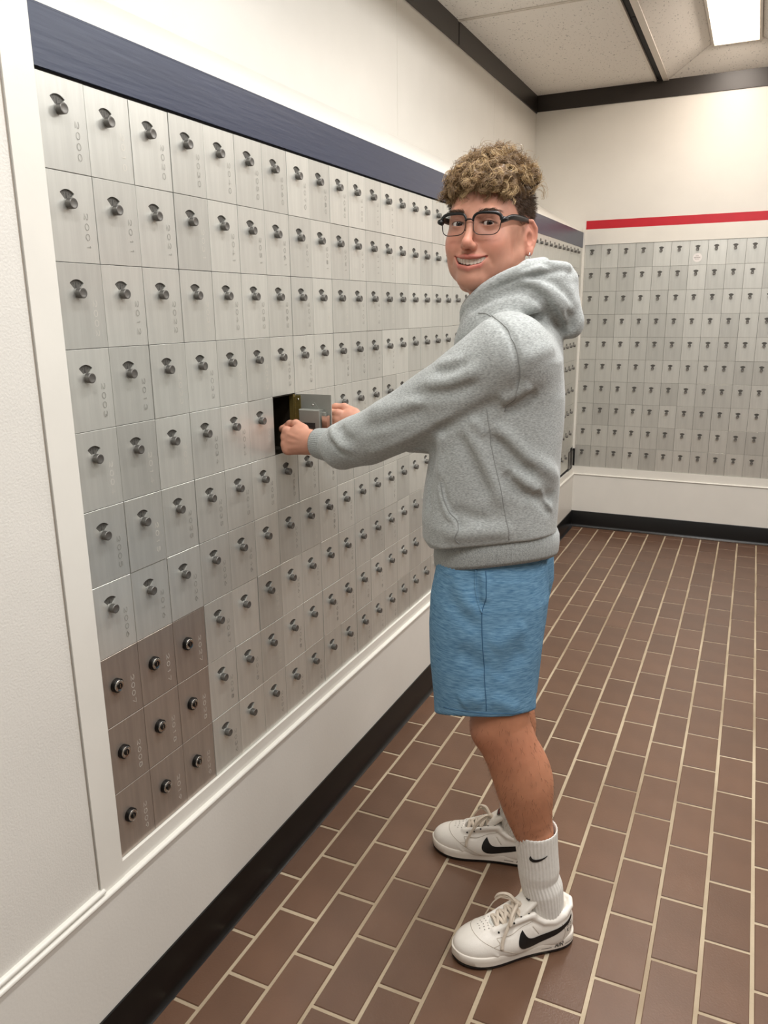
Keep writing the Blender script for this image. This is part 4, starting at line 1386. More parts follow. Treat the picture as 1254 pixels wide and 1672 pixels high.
for s in (-1, 1):
    for i in range(150):
        t = rh.rand()
        z = 0.0165 + 0.0060 * math.sin(min(1, t * 1.25) * math.pi * .62) + rh.normal() * 0.0018 * (1 - .5 * t)
        x = s * (0.014 + 0.038 * t)
        p = HSOL.trace((x, 0.16, z), (0, -1, 0))
        if p is None:
            continue
        L_ = 0.008
        d = np.array((s * (0.5 + t * .5), -0.1 - .5 * t, 0.55 - .75 * t)) + rh.normal(size=3) * .12
        d /= np.linalg.norm(d)
        P = np.array([p + d * L_ * u + np.array((0, 0.0016 * math.sin(u * 3.1), 0)) for u in np.linspace(0, 1, 4)])
        br.add(P, 0.00032, rgb((84, 62, 46)) * rh.uniform(.7, 1.3))
part('eyebrows', br.mesh('eyebrows'))['kind'] = 'stuff'
cap = Solid()
cap.frame('h', HR, HO, HS)
cap.ell((0, -0.014, 0.072), (0.0790, 0.0920, 0.0550), k=0, fr='h')
cap.ell((0, 0.040, 0.086), (0.060, 0.044, 0.032), k=0.03, fr='h')
cap.ell((0.005, -0.05, 0.088), (0.060, 0.046, 0.044), k=0.03, fr='h')
cap.half((0, 0.04, 0.066), (0, 0.42, -1), k=0.012, fr='h')
cap.wave(lambda P: 0.0035 * np.sin(P @ np.array((210, 150, 60))) * np.sin(P @ np.array((-90, 190, 170))))
cv, cq = cap.nets((0.36, 0.44, 1.50), (0.66, 0.78, 1.72), 0.0026)
cc = (DK * .6 + MD * .4)[None] * (1.0 + 0.35 * vnoise(cv, 220, 4))[:, None] + 0.0
hair = part('hair', np_mesh('hair', cv, cq, M['hair'], np.clip(cc, 0, 1)))
st = Strands()
def curl(root, nrm, flow, ln, R, turns, ph, col, m=12, spread=.0042, r=0.00062, lift=.016):
    lift = .006 + .009 * max(0.0, nrm[2]) ** 2
    ax = nrm * (0.15 + .5 * max(0.0, nrm[2])) + flow
    ax /= np.linalg.norm(ax)
    e1 = np.cross(ax, rh.normal(size=3)); e1 /= np.linalg.norm(e1)
    e2 = np.cross(ax, e1)
    n = 13
    t = np.linspace(0, 1, n)
    for q in range(m):
        o = rh.normal(size=3) * spread * .5
        l2, R2, p2 = ln * rh.uniform(.75, 1.15), R * rh.uniform(.75, 1.25), ph + rh.normal() * .35
        base = root + o
        a = p2 + turns * 2 * math.pi * t
        cen = base[None] + nrm[None] * (lift * np.sin(np.minimum(t * 1.7, 1.57)))[:, None] + ax[None] * (l2 * t)[:, None] - np.array((0, 0, 1))[None] * ((0.016 if root[1] > 0 else 0.004) * t ** 2)[:, None]
        rad = R2 * np.minimum(1, t * 2.2)
        P = cen + e1[None] * (rad * np.cos(a) - rad * math.cos(p2) * (1 - t))[:, None] + e2[None] * (rad * np.sin(a))[:, None]
        # keep the lock outside the skull
        k = np.sqrt((((P - C_) / (RAD + 0.004)) ** 2).sum(1))
        P = np.where((k < 1)[:, None], C_ + (P - C_) / k[:, None], P)
        st.add(P, r * rh.uniform(.8, 1.25), np.clip(col * rh.uniform(.75, 1.25), 0, 1))
cnt = 0
while cnt < 760:
    d = rh.normal(size=3)
    d[2] = abs(d[2])
    d /= np.linalg.norm(d)
    p = C_ + d * RAD
    lim = 0.066 if p[1] > 0.035 else 0.086
    if p[2] < lim:
        continue
    nrm = (p - C_) / RAD ** 2
    nrm /= np.linalg.norm(nrm)
    front = smooth(0.0, 0.07, p[1])
    back = smooth(-.02, -.06, p[1])
    flow = np.array((p[0] * 5 * (1 - .8 * back), 0.10 + 0.65 * front + .25 * back, 0.40 - 0.75 * front + .7 * back)) + rh.normal(size=3) * 0.36
    col = DK * .3 + MD * .7 if rh.rand() < .45 else (MD if rh.rand() < .5 else LT * .8 + MD * .2)
    curl(p * 1.0 + nrm * .004, nrm, flow, rh.uniform(.016, .032), rh.uniform(.0045, .0080), rh.uniform(.8, 1.9) * rh.choice((-1, 1)), rh.rand() * 6.3, col)
    cnt += 1
for i in range(70):                    # stray locks
    dv = rh.normal(size=3)
    dv[2] = abs(dv[2]) + .6
    dv /= np.linalg.norm(dv)
    p = C_ + dv * RAD
    nrm = dv
    curl(p + nrm * .012, nrm, rh.normal(size=3) * .7 + np.array((0, 0, .3)), rh.uniform(.020, .036), rh.uniform(.007, .012), rh.uniform(.7, 1.3) * rh.choice((-1, 1)), rh.rand() * 6.3, LT * .6 + MD * .4, m=3, spread=.003, r=.0005)
# the fringe over the forehead
for i in range(120):
    x = rh.uniform(-0.066, 0.058)
    y0 = math.sqrt(max(0, 1 - (x / .080) ** 2)) * .076 - .014
    p = np.array((x, y0, 0.088 + rh.uniform(-.012, .014)))
    nrm = np.array((x * 8, 1.0, .35)); nrm /= np.linalg.norm(nrm)
    col = MD if rh.rand() < .55 else LT * .75 + MD * .25
    curl(p, nrm * .75, np.array((rh.normal() * .3 + x * 3, 0.10, -0.85)), rh.uniform(.014, .034), rh.uniform(.0045, .008), rh.uniform(.7, 1.6) * rh.choice((-1, 1)), rh.rand() * 6.3, col)
part('curls', st.mesh('curls'), hair)['kind'] = 'stuff'
sd = Strands()
cnt = 0
while cnt < 5200:
    d = rh.normal(size=3)
    d /= np.linalg.norm(d)
    p = C_ + d * RAD
    if p[2] > 0.085 or p[1] > 0.052:
        continue
    line = .016 + 1.1 * max(0, p[1] - .012) if p[1] > -.005 else (.030 if p[1] > -.045 else -.045)
    if p[2] < line:
        continue
    nrm = (p - C_) / RAD ** 2
    nrm /= np.linalg.norm(nrm)
    q = p + nrm * .001
    ln = 0.004 + 0.011 * smooth(-.01, .06, p[2]) * (.4 + .6 * rh.rand()) + .003 * rh.rand()
    dd = nrm * .75 + np.array((0, -.40, -.35)) + rh.normal(size=3) * .25
    dd /= np.linalg.norm(dd)
    sd.add(np.array([q, q + dd * ln * .5 + nrm * .0006, q + dd * ln]), 0.00042, DK * rh.uniform(.75, 1.5))
    cnt += 1
part('short_hair', sd.mesh('short_hair'), hair)['kind'] = 'stuff'

# fine dark hair on the shins
LGH = Strands()
for LG in (LEG_L, LEG_R):
    P = np.array(LG)
    for i in range(650):
        t = rh.uniform(1.6, 6.2)
        k = int(t)
        c = P[k] + (P[k + 1] - P[k]) * (t - k)
        a = rh.uniform(0, 6.283)
        o = np.array((math.cos(a), math.sin(a), 0))
        q = legs.trace(c + o * .12, -o, 0, .2)
        if q is None:
            continue
        dd = o * .35 + np.array((0, 0, -1)) + rh.normal(size=3) * .3
        dd /= np.linalg.norm(dd)
        ln = rh.uniform(.006, .013)
        W = np.array([q, q + dd * ln * .5 + o * .001, q + dd * ln])
        LGH.add((W - HO) @ HR / HS, 0.00019, rgb((80, 54, 40)))
part('leg_hair', LGH.mesh('leg_hair'))['kind'] = 'stuff'

# ---- glasses
gl = bpy.data.objects.new('glasses', None)
COL.objects.link(gl)
gl.parent = man
gl.location = -MAN0
def gpart(name, me, parent=gl):
    o = bpy.data.objects.new(name, me)
    COL.objects.link(o)
    o.parent = parent
    return o
def rim_pt(s, a, dx=0.0, grow=0.0):
    """outline of a lens; a in degrees, 0 towards the temple, 90 up"""
    c, d = math.cos(math.radians(a)), math.sin(math.radians(a))
    ex = 3.4
    rx, rz = 0.0265 + grow, 0.0205 + grow
    k = (abs(c) ** ex + abs(d) ** ex) ** (-1 / ex)
    x, z = rx * c * k, rz * d * k
    x *= 1 + 0.09 * (z / rz) if c > 0 else 1 + 0.03 * (z / rz)
    X = s * (0.0345 + x + dx)
    return np.array((X, 0.1015 - 2.6 * X * X, -0.0050 + z))
gwire, gtop = MB(), MB()
for s in (-1, 1):
    for a0, a1, r, mbx, mm in ((-205, 25, 0.00085, None, 'wire'),):
        P = [hw(rim_pt(s, a)) for a in np.linspace(a0, a1, 40)]
        gpart('lens_rim', MB().tube(P, r, 8).mesh('lens_rim', M['wire'], True))
    P = [hw(rim_pt(s, a, 0, .0006)) for a in np.linspace(165, 20, 26)]
    rr = [0.0022 + 0.0013 * t for t in np.linspace(0, 1, 26)]
    gpart('brow_bar', MB().tube(P, rr, 10, flat=0.75, up=HR[:, 1]).mesh('brow_bar', M['frame'], True))
    e = rim_pt(s, 20, .002)
    P = [hw(q) for q in (e + np.array((-s * .003, .001, -.002)), e + np.array((s * .004, -.001, .001)), e + np.array((s * .0065, -.008, .002)))]
    gpart('hinge_block', MB().tube(P, [0.0050, 0.0052, 0.0044], 10).mesh('hinge_block', M['frame'], True))
    tp = curve_pts([e + np.array((s * .0055, -.004, .002)), (s * .0745, .058, .0125), (s * .079, .01, .0170), (s * .0805, -.022, .0185), (s * .081, -.040, .008), (s * .080, -.050, -.010)], 6)
    P = [hw(q) for q in tp]
    rr = [0.0040 + 0.0018 * math.sin(math.pi * min(1, t * 1.5)) for t in np.linspace(0, 1, len(P))]
    gpart('temple', MB().tube(P, rr, 10, flat=0.45, up=HR[:, 0]).mesh('temple', M['frame'], True))
    k = 36
    f0 = [hw(rim_pt(s, a, 0, -.0006) + np.array((0, .0006, 0))) for a in np.linspace(0, 360, k, endpoint=False)]
    f1 = [hw(rim_pt(s, a, 0, -.0006) + np.array((0, -.0006, 0))) for a in np.linspace(0, 360, k, endpoint=False)]
    gpart('lens', new_mesh('lens', f0 + f1, [tuple(range(k)), tuple(range(k, 2 * k))[::-1]] + [(i, (i + 1) % k, k + (i + 1) % k, k + i) for i in range(k)], M['glass']))
    pd = rim_pt(s, 205)
    gpart('nose_pad', MB().tube([hw(pd), hw(pd + np.array((-s * .001, -.006, -.004))), hw(pd + np.array((-s * .002, -.009, -.009)))], [.0006, .0012, .0022], 8, flat=.5).mesh('nose_pad', M['wire'], True))
P = [hw(q) for q in curve_pts([rim_pt(-1, 160), (-.004, .104, .0035), (.004, .104, .0035), rim_pt(1, 160)], 6)]
gpart('bridge', MB().tube(P, 0.0016, 8).mesh('bridge', M['wire'], True))
# ring in the lobe of the left ear
lobe = np.array((0.0865, -0.0235, -0.0455))
P = [hw(lobe + np.array((0.0012, 0.0045 * math.cos(a), 0.0055 * math.sin(a) - .003))) for a in np.linspace(0, 2 * math.pi, 24, endpoint=False)]
_e = part('earring', MB().tube(P, 0.0008, 8, closed=True).mesh('earring', M['silver'], True))
_e['label'] = 'small silver hoop earring'

# ---- hoodie
ho = Solid()
ho.loft([(.840, .520, .636, .118, .150), (.895, .519, .635, .130, .160), (.925, .512, .634, .142, .170), (.965, .511, .633, .142, .172), (1.01, .513, .633, .139, .172), (1.07, .519, .633, .136, .174), (1.14, .524, .633, .132, .176),
         (1.22, .533, .633, .123, .178), (1.29, .547, .633, .103, .168), (1.335, .560, .634, .078, .125), (1.370, .568, .636, .060, .070)], TF, TL, 3.0, k=0)
ho.half((.528, .637, .907), (.2, -.15, -1), k=0.004)
ho.poly([(.588, .495, 1.303), (.475, .501, 1.230), (.355, .520, 1.163), (.262, .552, 1.120), (.195, .575, 1.097), (.160, .586, 1.094)], [.078, .067, .060, .057, .053, .036], k=0.045)
ho.poly([(.505, .770, 1.285), (.415, .815, 1.190), (.330, .850, 1.100), (.255, .828, 1.095), (.205, .803, 1.102)], [.078, .066, .060, .052, .040], k=0.045)
NC = np.array((.560, .632))
def mir(p):
    d = ((p[0] - NC[0]) * TL[0] + (p[1] - NC[1]) * TL[1])
    return (p[0] - 2 * d * TL[0], p[1] - 2 * d * TL[1], p[2])
RIM = [(0.466, 0.600, 1.362), (0.483, 0.562, 1.388), (0.524, 0.541, 1.422), (0.572, 0.540, 1.445), (0.614, 0.552, 1.456), (0.643, 0.585, 1.461), (0.657, 0.632, 1.458)]
RIM2 = RIM + [mir(p) for p in RIM[:-1][::-1]]
ho.chain([(.560, .632, 1.33), (.568, .632, 1.380)], [.085, .066], k=0.04)                       # fabric round the neck
bag = [((.612, .572, 1.425), (.645, .600, 1.385), .022, .022), ((.640, .600, 1.435), (.672, .636, 1.362), .026, .018), ((.650, .640, 1.435), (.670, .642, 1.347), .030, .018), ((.565, .550, 1.405), (.620, .575, 1.415), .016, .020)]
for a, b, ra, rb in bag:
    ho.cap(a, b, ra, rb, k=0.022)
    ho.cap(mir(a), mir(b), ra, rb, k=0.022)
for dz, gro, r in ((.022, .000, .011), (.044, .003, .015), (.064, .006, .017)):      # the cloth of the hood below its rim
    ho.poly([(p[0] + (p[0] - NC[0]) * gro * 9, p[1] + (p[1] - NC[1]) * gro * 9, p[2] - dz) for p in curve_pts(RIM2, 3)], r, k=0.012)
ho.poly([tuple(p) for p in curve_pts(RIM2, 3)], 0.0120, k=0.006)
ho.poly([(.566, .560, 1.437), (.592, .590, 1.462), (.612, .632, 1.468), mir((.592, .590, 1.462)), mir((.566, .560, 1.437))], 0.013, k=0.008)     # inner layer of the collar
ho.cap((.535, .632, 1.38), (.510, .645, 1.56), .036, .058, op='s', k=0.006)
#FOLDS
for amp, wd, pts in HO_FOLDS:
    ho.crease(pts, amp * 1.7, wd)
ho.wave(lambda P: 0.0016 * vnoise(P, 38, 9))
hv, hq = ho.nets((0.10, 0.38, 0.855), (0.74, 0.96, 1.52), 0.0032)
hoodie = part('hoodie', np_mesh('hoodie', hv, hq, M['fleece']))
def ring_loft(rings, k, n, rib=0.0, nrib=0):
    """rings of (centre, axis u, axis v, radius u, radius v) joined to one skin"""
    v = []
    for c, u, w_, a, b in rings:
        for j in range(k):
            t = 2 * math.pi * j / k
            cs, sn = math.cos(t), math.sin(t)
            q = (abs(cs) ** n + abs(sn) ** n) ** (-1 / n) * (1 + (rib * math.cos(nrib * t) if nrib else 0))
            v.append(np.array(c) + np.array(u) * (a * cs * q) + np.array(w_) * (b * sn * q))
    f = [(i * k + j, i * k + (j + 1) % k, (i + 1) * k + (j + 1) % k, (i + 1) * k + j) for i in range(len(rings) - 1) for j in range(k)]
    return v, f
F3, L3 = np.array((*TF, 0.0)), np.array((*TL, 0.0))
rg = [(z, .528, .637, a, b) for z, a, b in ((.920, .118, .150), (.915, .127, .159), (.903, .1315, .1635), (.885, .1325, .1645), (.868, .1315, .1635), (.860, .1290, .161), (.863, .1245, .1565), (.896, .120, .152))]
v, f = ring_loft([((cx, cy, z), F3, L3, a, b) for z, cx, cy, a, b in rg], 360, 2.5, 0.0035, 90)
v = [np.array((x, y, z + .2 * (x - .528) - .15 * (y - .637))) for x, y, z in v]
part('hem_rib', MB().add(v, f).mesh('hem_rib', M['fleece_rib'], True), hoodie)
def cuff(p0, p1, r0, r1, parent):
    p0, p1 = np.array(p0, float), np.array(p1, float)
    t = (p1 - p0) / np.linalg.norm(p1 - p0)
    u = np.cross(t, (0, 0, 1)); u /= np.linalg.norm(u)
    w_ = np.cross(u, t)
    prof = [(-.15, r0 * .9), (0, r0), (.15, r0 * 1.06), (.5, (r0 + r1) / 2 * 1.05), (.9, r1 * 1.02), (1.0, r1 * .98), (.97, r1 * .9), (.6, r1 * .85)]
    v, f = ring_loft([(p0 + (p1 - p0) * s, u, w_, r * .86, r) for s, r in prof], 200, 2.0, 0.012, 50)
    return part('cuff', MB().add(v, f).mesh('cuff', M['fleece_rib'], True), parent)
cuff((.166, .583, 1.0935), (.112, .601, 1.0935), .036, .0335, hoodie)
cuff((.214, .806, 1.100), (.172, .786, 1.109), .037, .034, hoodie)
#DETAILS
for pts, r in zip(HO_SEAMS[:3], (.0013, .0009, .0014)):
    seam(ho, [p for a, b, q in [pts] for p in q], 'seam', M['fleece_seam'], hoodie, r)

# ---- shorts
sh = Solid()
LLG = [(.44, .545, .535, .106, .088), (.52, .545, .535, .108, .089), (.58, .542, .538, .110, .091), (.66, .538, .545, .114, .095), (.74, .537, .557, .120, .100), (.80, .538, .572, .124, .108), (.86, .538, .580, .116, .104), (.93, .535, .592, .106, .098)]
RLG = [(.44, .516, .742, .088, .086), (.52, .517, .742, .090, .087), (.58, .518, .740, .094, .089), (.66, .520, .735, .098, .092), (.74, .524, .722, .105, .097), (.80, .530, .705, .112, .104), (.86, .535, .695, .106, .098), (.93, .535, .688, .100, .096)]
sh.loft(LLG, TF, TL, 2.2, k=0)
sh.loft(RLG, TF, TL, 2.2, k=0.02)
sh.half((.578, .44, .585), (.2, -.3, -1), k=0.003)
#SHFOLDS
for amp, wd, pts in SH_FOLDS:
    sh.crease(pts, amp, wd)
sh.wave(lambda P: 0.0022 * vnoise(P, 30, 21) * (P[:, 2] < .86))
for rg in (LLG, RLG):
    sh.loft([(z - (.05 if z < .5 else 0), x, y, a - .007, b - .007) for z, x, y, a, b in rg if z < .7], TF, TL, 2.2, op='s', k=0.001)
sv, sq = sh.nets((0.34, 0.38, 0.43), (0.72, 0.90, 0.935), 0.0032)
shorts = part('shorts', np_mesh('shorts', sv, sq, M['blue']))
#SHDETAILS
for pts, r in zip(SH_SEAMS, (.0010, .0022, .0009)):
    seam(sh, pts[2], 'seam', M['blue'] if r > .002 else M['blue_seam'], shorts, r)

# ---- socks
def sock(path, rad, tag_dir):
    P = curve_pts(path, 7)
    n = len(P)
    rr = np.interp(np.linspace(0, 1, n), np.linspace(0, 1, len(rad)), rad)
    rings = []
    for i in range(n):
        t = P[min(i + 1, n - 1)] - P[max(i - 1, 0)]
        t /= np.linalg.norm(t)
        u = np.cross(t, (0, 1, 0)); u /= np.linalg.norm(u)
        w_ = np.cross(u, t)
        rings.append((P[i], u, w_, rr[i], rr[i]))
    c, u, w_, a, b = rings[0]
    t = (P[1] - P[0]) / np.linalg.norm(P[1] - P[0])
    rings = [(c + t * .02, u, w_, a * .90, b * .90), (c + t * .002, u, w_, a * .93, b * .93), (c - t * .002, u, w_, a * .98, b * .98)] + rings
    v, f = ring_loft(rings, 216, 2.0, 0.013, 36)
    return part('sock', MB().add(v, f).mesh('sock', M['sock'], True)), P, rr
SK_L = [(.6635, .543, .285), (.667, .544, .245), (.671, .545, .212), (.673, .546, .187), (.675, .547, .163), (.682, .549, .138), (.687, .550, .110), (.692, .551, .070), (.692, .551, .045)]
s1, P1, r1 = sock(SK_L, [.0468, .0455, .0445, .0450, .0428, .0452, .0430, .0405, .038], None)
SK_R = [(.545, .782, .285), (.548, .784, .245), (.551, .786, .210), (.554, .788, .185), (.557, .789, .160), (.560, .790, .135), (.562, .791, .110), (.566, .792, .070), (.566, .792, .045)]
s2, P2, r2 = sock(SK_R, [.0468, .0455, .0445, .0450, .0428, .0452, .0430, .0405, .038], None)

# ---- sneakers
OUT = [(0.0, 0.0), (.004, .016), (.015, .028), (.035, .0360), (.06, .0385), (.09, .0375), (.12, .0380), (.15, .0415), (.18, .0465), (.205, .0490), (.228, .0480), (.25, .0420), (.268, .0310), (.279, .0180), (.284, .0)]
def outline(grow, n=90):
    xs = np.array([a for a, b in OUT]); ys = np.array([b for a, b in OUT])
    loop = []
    tt = np.linspace(0, math.pi, n // 2)
    for t in tt:                       # left side, heel to toe
        x = 0.142 - 0.142 * math.cos(t)
        y = np.interp(x, xs, ys)
        loop.append((x, y))
    for t in tt[::-1][1:-1]:
        x = 0.142 - 0.142 * math.cos(t)
        loop.append((x, -np.interp(x, xs, ys)))
    L_ = np.array(loop)
    for _ in range(3):
        L_ = (np.roll(L_, 1, 0) + 2 * L_ + np.roll(L_, -1, 0)) / 4
    T = np.roll(L_, -1, 0) - np.roll(L_, 1, 0)
    N_ = np.stack([-T[:, 1], T[:, 0]], 1)
    N_ /= np.linalg.norm(N_, axis=1, keepdims=True)
    return L_ + N_ * grow
def sole(levels):
    v, f, n = [], [], None
    for z, g, tip in levels:
        o = outline(g)
        n = len(o)
        for x, y in o:
            v.append((x, y, z + tip * max(0, (x - .20) / .085) ** 2))
    for i in range(len(levels) - 1):
        f += [(i * n + j, i * n + (j + 1) % n, (i + 1) * n + (j + 1) % n, (i + 1) * n + j) for j in range(n)]
    f += [tuple(range(n))[::-1], tuple((len(levels) - 1) * n + j for j in range(n))]
    return v, f
def shoe_upper():
    s = Solid()
    s.ell((.212, 0, .034), (.070, .0470, .036), k=0)
    s.cap((.205, 0, .036), (.115, 0, .066), .034, .033, k=0.02)
    s.ell((.165, 0, .040), (.06, .046, .034), k=0.02)
    s.cap((.155, 0, .030), (.06, 0, .030), .042, .0385, k=0.02)
    s.ell((.052, 0, .052), (.050, .0385, .056), k=0.02)
    s.cap((.115, 0, .062), (.05, 0, .070), .034, .034, k=0.02)
    s.half((0, 0, .022), (0, 0, -1), k=0.002)
    s.cap((.192, 0, .092), (.100, 0, .128), .019, .022, op='s', k=0.006)
    s.cap((.092, 0, .125), (.050, 0, .108), .026, .030, op='s', k=0.006)
    s.cap((.066, 0, .09), (.062, 0, .06), .026, .024, op='s', k=0.006)
    # padded collar, toe cap, overlays
    cl = [(.110, y * .027, .098) if False else (x, y, z) for x, y, z in ((.105, .029, .0925), (.085, .0335, .0815), (.060, .0340, .0790), (.035, .0300, .0860), (.016, .0180, .0960), (.009, 0, .0990))]
    s.poly(cl + [(x, -y, z) for x, y, z in cl[::-1][1:]], 0.0062, k=0.006)
    s.poly([(.198, .047, .032), (.222, .036, .049), (.236, .016, .0575), (.240, 0, .0590), (.236, -.016, .0575), (.222, -.036, .049), (.198, -.047, .032)], 0.0034, k=0.004)
    for sg in (1, -1):
        s.poly([(.196, sg * .020, .0715), (.165, sg * .0245, .0830), (.135, sg * .0270, .0935), (.108, sg * .0285, .1010)], 0.0060, k=0.008)
        s.crease([(.196, sg * .034, .060), (.165, sg * .040, .066), (.135, sg * .0375, .078), (.108, sg * .0345, .084)], -0.0012, 0.0022)
        s.crease([(.196, sg * .047, .045), (.175, sg * .046, .036), (.160, sg * .045, .028)], -0.0010, 0.0022)
        s.crease([(.040, sg * .036, .075), (.030, sg * .037, .050), (.034, sg * .038, .030)], -0.0010, 0.0022)
        s.crease([(.118, sg * .036, .082), (.100, sg * .039, .058)], -0.0010, 0.0020)
    return s
UPS = shoe_upper()
uv_, uq_ = UPS.nets((-.01, -.06, .015), (.295, .06, .125), 0.0019)
UPPER = np_mesh('upper', uv_, uq_, M['leather'])
v, f = sole([(.0085, .0005, .005), (.0095, .0022, .006), (.020, .0022, .006), (.0285, .0020, .005), (.0305, .0006, .004), (.0310, -.002, .004)])
MIDSOLE = MB().add(v, f).mesh('midsole', M['rubber'], True)
MIDSOLE.set_sharp_from_angle(angle=math.radians(50))
v, f = sole([(.0, -.004, .008), (.0015, .0, .007), (.0030, .0016, .006), (.0090, .0018, .006), (.0092, .0, .006)])
OUTSOLE = MB().add(v, f).mesh('outsole', M['black'], True)
OUTSOLE.set_sharp_from_angle(angle=math.radians(50))
SOLEV, SOLEF = sole([(.0095, .0022, .006), (.0285, .0020, .005)])
def side(x, z, off=0.0006, mid=False):
    """point on his left side of the shoe"""
    if mid:
        xs = np.array([a for a, b in OUT]); ys = np.array([b for a, b in OUT])
        return np.array((x, np.interp(x, xs, ys) * 0.995 + 0.0022 + off, z))
    p = UPS.trace((x, .12, z), (0, -1, 0))
    if p is None:
        p = np.array((x, 0.03, z))
    return p + UPS.grad(p)[0] * off
def resamp(pts, n):
    P = curve_pts([(a, b, 0) for a, b in pts], 10)[:, :2]
    c = np.concatenate([[0], np.cumsum(np.linalg.norm(np.diff(P, axis=0), axis=1))])
    t = np.linspace(0, c[-1], n)
    return np.stack([np.interp(t, c, P[:, i]) for i in (0, 1)], 1)
lo_ = resamp([(.0165, .0765), (.03, .0665), (.06, .0510), (.09, .0395), (.118, .0335), (.136, .0345), (.147, .0420), (.149, .0530), (.144, .0650), (.137, .0740)], 40)
hi_ = resamp([(.0165, .0815), (.03, .0755), (.06, .0645), (.09, .0570), (.112, .0540), (.123, .0560), (.129, .0610), (.133, .0670), (.137, .0740)], 40)
mb = MB()
pts = []
for a, b in zip(lo_, hi_):
    for t in (0, .33, .67, 1):
        q = a + (b - a) * t
        pts.append(side(q[0], q[1], 0.0009))
mb.add(pts, [(i * 4 + q, i * 4 + q + 1, i * 4 + 4 + q + 1, i * 4 + 4 + q) for i in range(39) for q in range(3)])
SWOOSH = mb.mesh('check_mark', M['black'], True)
def strokes(lines, org, sx, sz, wd, mid, slant=0.0):
    mb = MB()
    for st_ in lines:
        P = [np.array((org[0] - (u + slant * w) * sx, org[1] + w * sz)) for u, w in st_]
        n = len(P)
        v = []
        for i in range(n):
            t = P[min(i + 1, n - 1)] - P[max(i - 1, 0)]
            t = t / (np.linalg.norm(t) + 1e-9)
            nn = np.array((-t[1], t[0])) * wd
            v += [side(*(P[i] + nn), 0.0005, mid), side(*(P[i] - nn), 0.0005, mid)]
        mb.add(v, [(2 * i, 2 * i + 1, 2 * i + 3, 2 * i + 2) for i in range(n - 1)])
    return mb
AIR = [[(0, 0), (.32, 1), (.40, 1), (.62, 0)], [(.14, .35), (.54, .35)], [(.85, 0), (.85, 1)], [(1.15, 0), (1.15, 1), (1.6, .95), (1.68, .75), (1.6, .52), (1.15, .5)], [(1.35, .5), (1.75, 0)]]
AIRM = strokes(AIR, (.060, .0145), .0115, .0115, .00085, True, .15)
for a, b in ((.092, .068), (.034, .010)):
    AIRM.add([side(a + (b - a) * t / 8, z, .0005, True) for t in range(9) for z in (.0158, .0170)], [(2 * i, 2 * i + 1, 2 * i + 3, 2 * i + 2) for i in range(8)])
AIR_ME = AIRM.mesh('air_lettering', M['black'])
NYK = [[(0, 0), (0, 1), (.6, 0), (.6, 1)], [(1.0, 1), (1.35, .5), (1.7, 1)], [(1.35, .5), (1.35, 0)]]
KS = [[(0, 0), (0, 1)], [(.6, 1), (0, .45), (.6, 0)], [(1.6, .9), (1.3, 1), (1.05, .8), (1.6, .25), (1.3, 0), (1.0, .12)]]
hm = strokes(NYK, (.030, .0600), .0075, .009, .0006, False)
hm2 = strokes(KS, (.030, .0470), .0075, .009, .0006, False)
hm.add(hm2.v, hm2.f)
HEEL_ME = hm.mesh('heel_lettering', M['black'])
# perforations of the toe
pb = MB()
for i in range(6):
    for j in range(-2, 3):
        x, y = .176 + i * .0095 + abs(j) * .001, j * (.0085 - .0004 * i)
        p = UPS.trace((x, y, .2), (0, 0, -1))
        if p is None or (i == 5 and abs(j) == 2):
            continue
        g_ = UPS.grad(p)[0]
        u = np.cross(g_, (0, 1, 0)); u /= np.linalg.norm(u)
        w_ = np.cross(u, g_)
        pb.add([p + g_ * .0004 + (u * math.cos(a) + w_ * math.sin(a)) * .0013 for a in np.linspace(0, 6.283, 8, endpoint=False)], [tuple(range(8))])
PERF = pb.mesh('perforations', mat('perforation_grey', (120, 112, 104), .8))
# tongue with its label
tg = Solid()
tg.box((.112, 0, .116), (.034, .0265, .0055), .0045, k=0, R=np.array([[math.cos(.72), 0, math.sin(.72)], [0, 1, 0], [-math.sin(.72), 0, math.cos(.72)]]))
tg.cap((.180, 0, .058), (.125, 0, .088), .015, .020, k=0.012)
tv, tq = tg.nets((.05, -.04, .05), (.22, .04, .165), 0.0022)
TONGUE = np_mesh('tongue', tv, tq, M['leather'])
tb = MB()
cs, sn = math.cos(.72), math.sin(.72)
def tpt(u, v_, h=.0064):            # on the front of the tongue: u up the tongue, v across
    b = np.array((.112, 0, .120)) + np.array((cs, 0, -sn)) * (-u) + np.array((sn, 0, cs)) * h
    return b + np.array((0, v_, 0))
cr = [(.002, -.014), (.0, -.008), (.0, .008), (.002, .014), (.020, .014), (.0235, .010), (.0245, 0), (.0235, -.010), (.020, -.014)]
tb.add([tpt(u, v_) for u, v_ in cr], [tuple(range(len(cr)))], 0)
for i in range(7):
    v0 = -.0115 + i * .0033
    tb.add([tpt(u, v_, 0.0068) for u, v_ in ((.0135, v0), (.0135, v0 + .0022), (.0190 - .002 * (i % 2), v0 + .0022), (.0190 - .002 * (i % 2), v0))], [(0, 1, 2, 3)], 1)
tb.add([tpt(u, v_, 0.0068) for u, v_ in ((.004, -.011), (.004, .011), (.0085, .011), (.0085, -.011))], [(0, 1, 2, 3)], 2)
TLABEL = tb.mesh('tongue_label', [M['black'], mat('label_green', (140, 160, 90), .7), mat('label_red', (110, 40, 34), .7)])
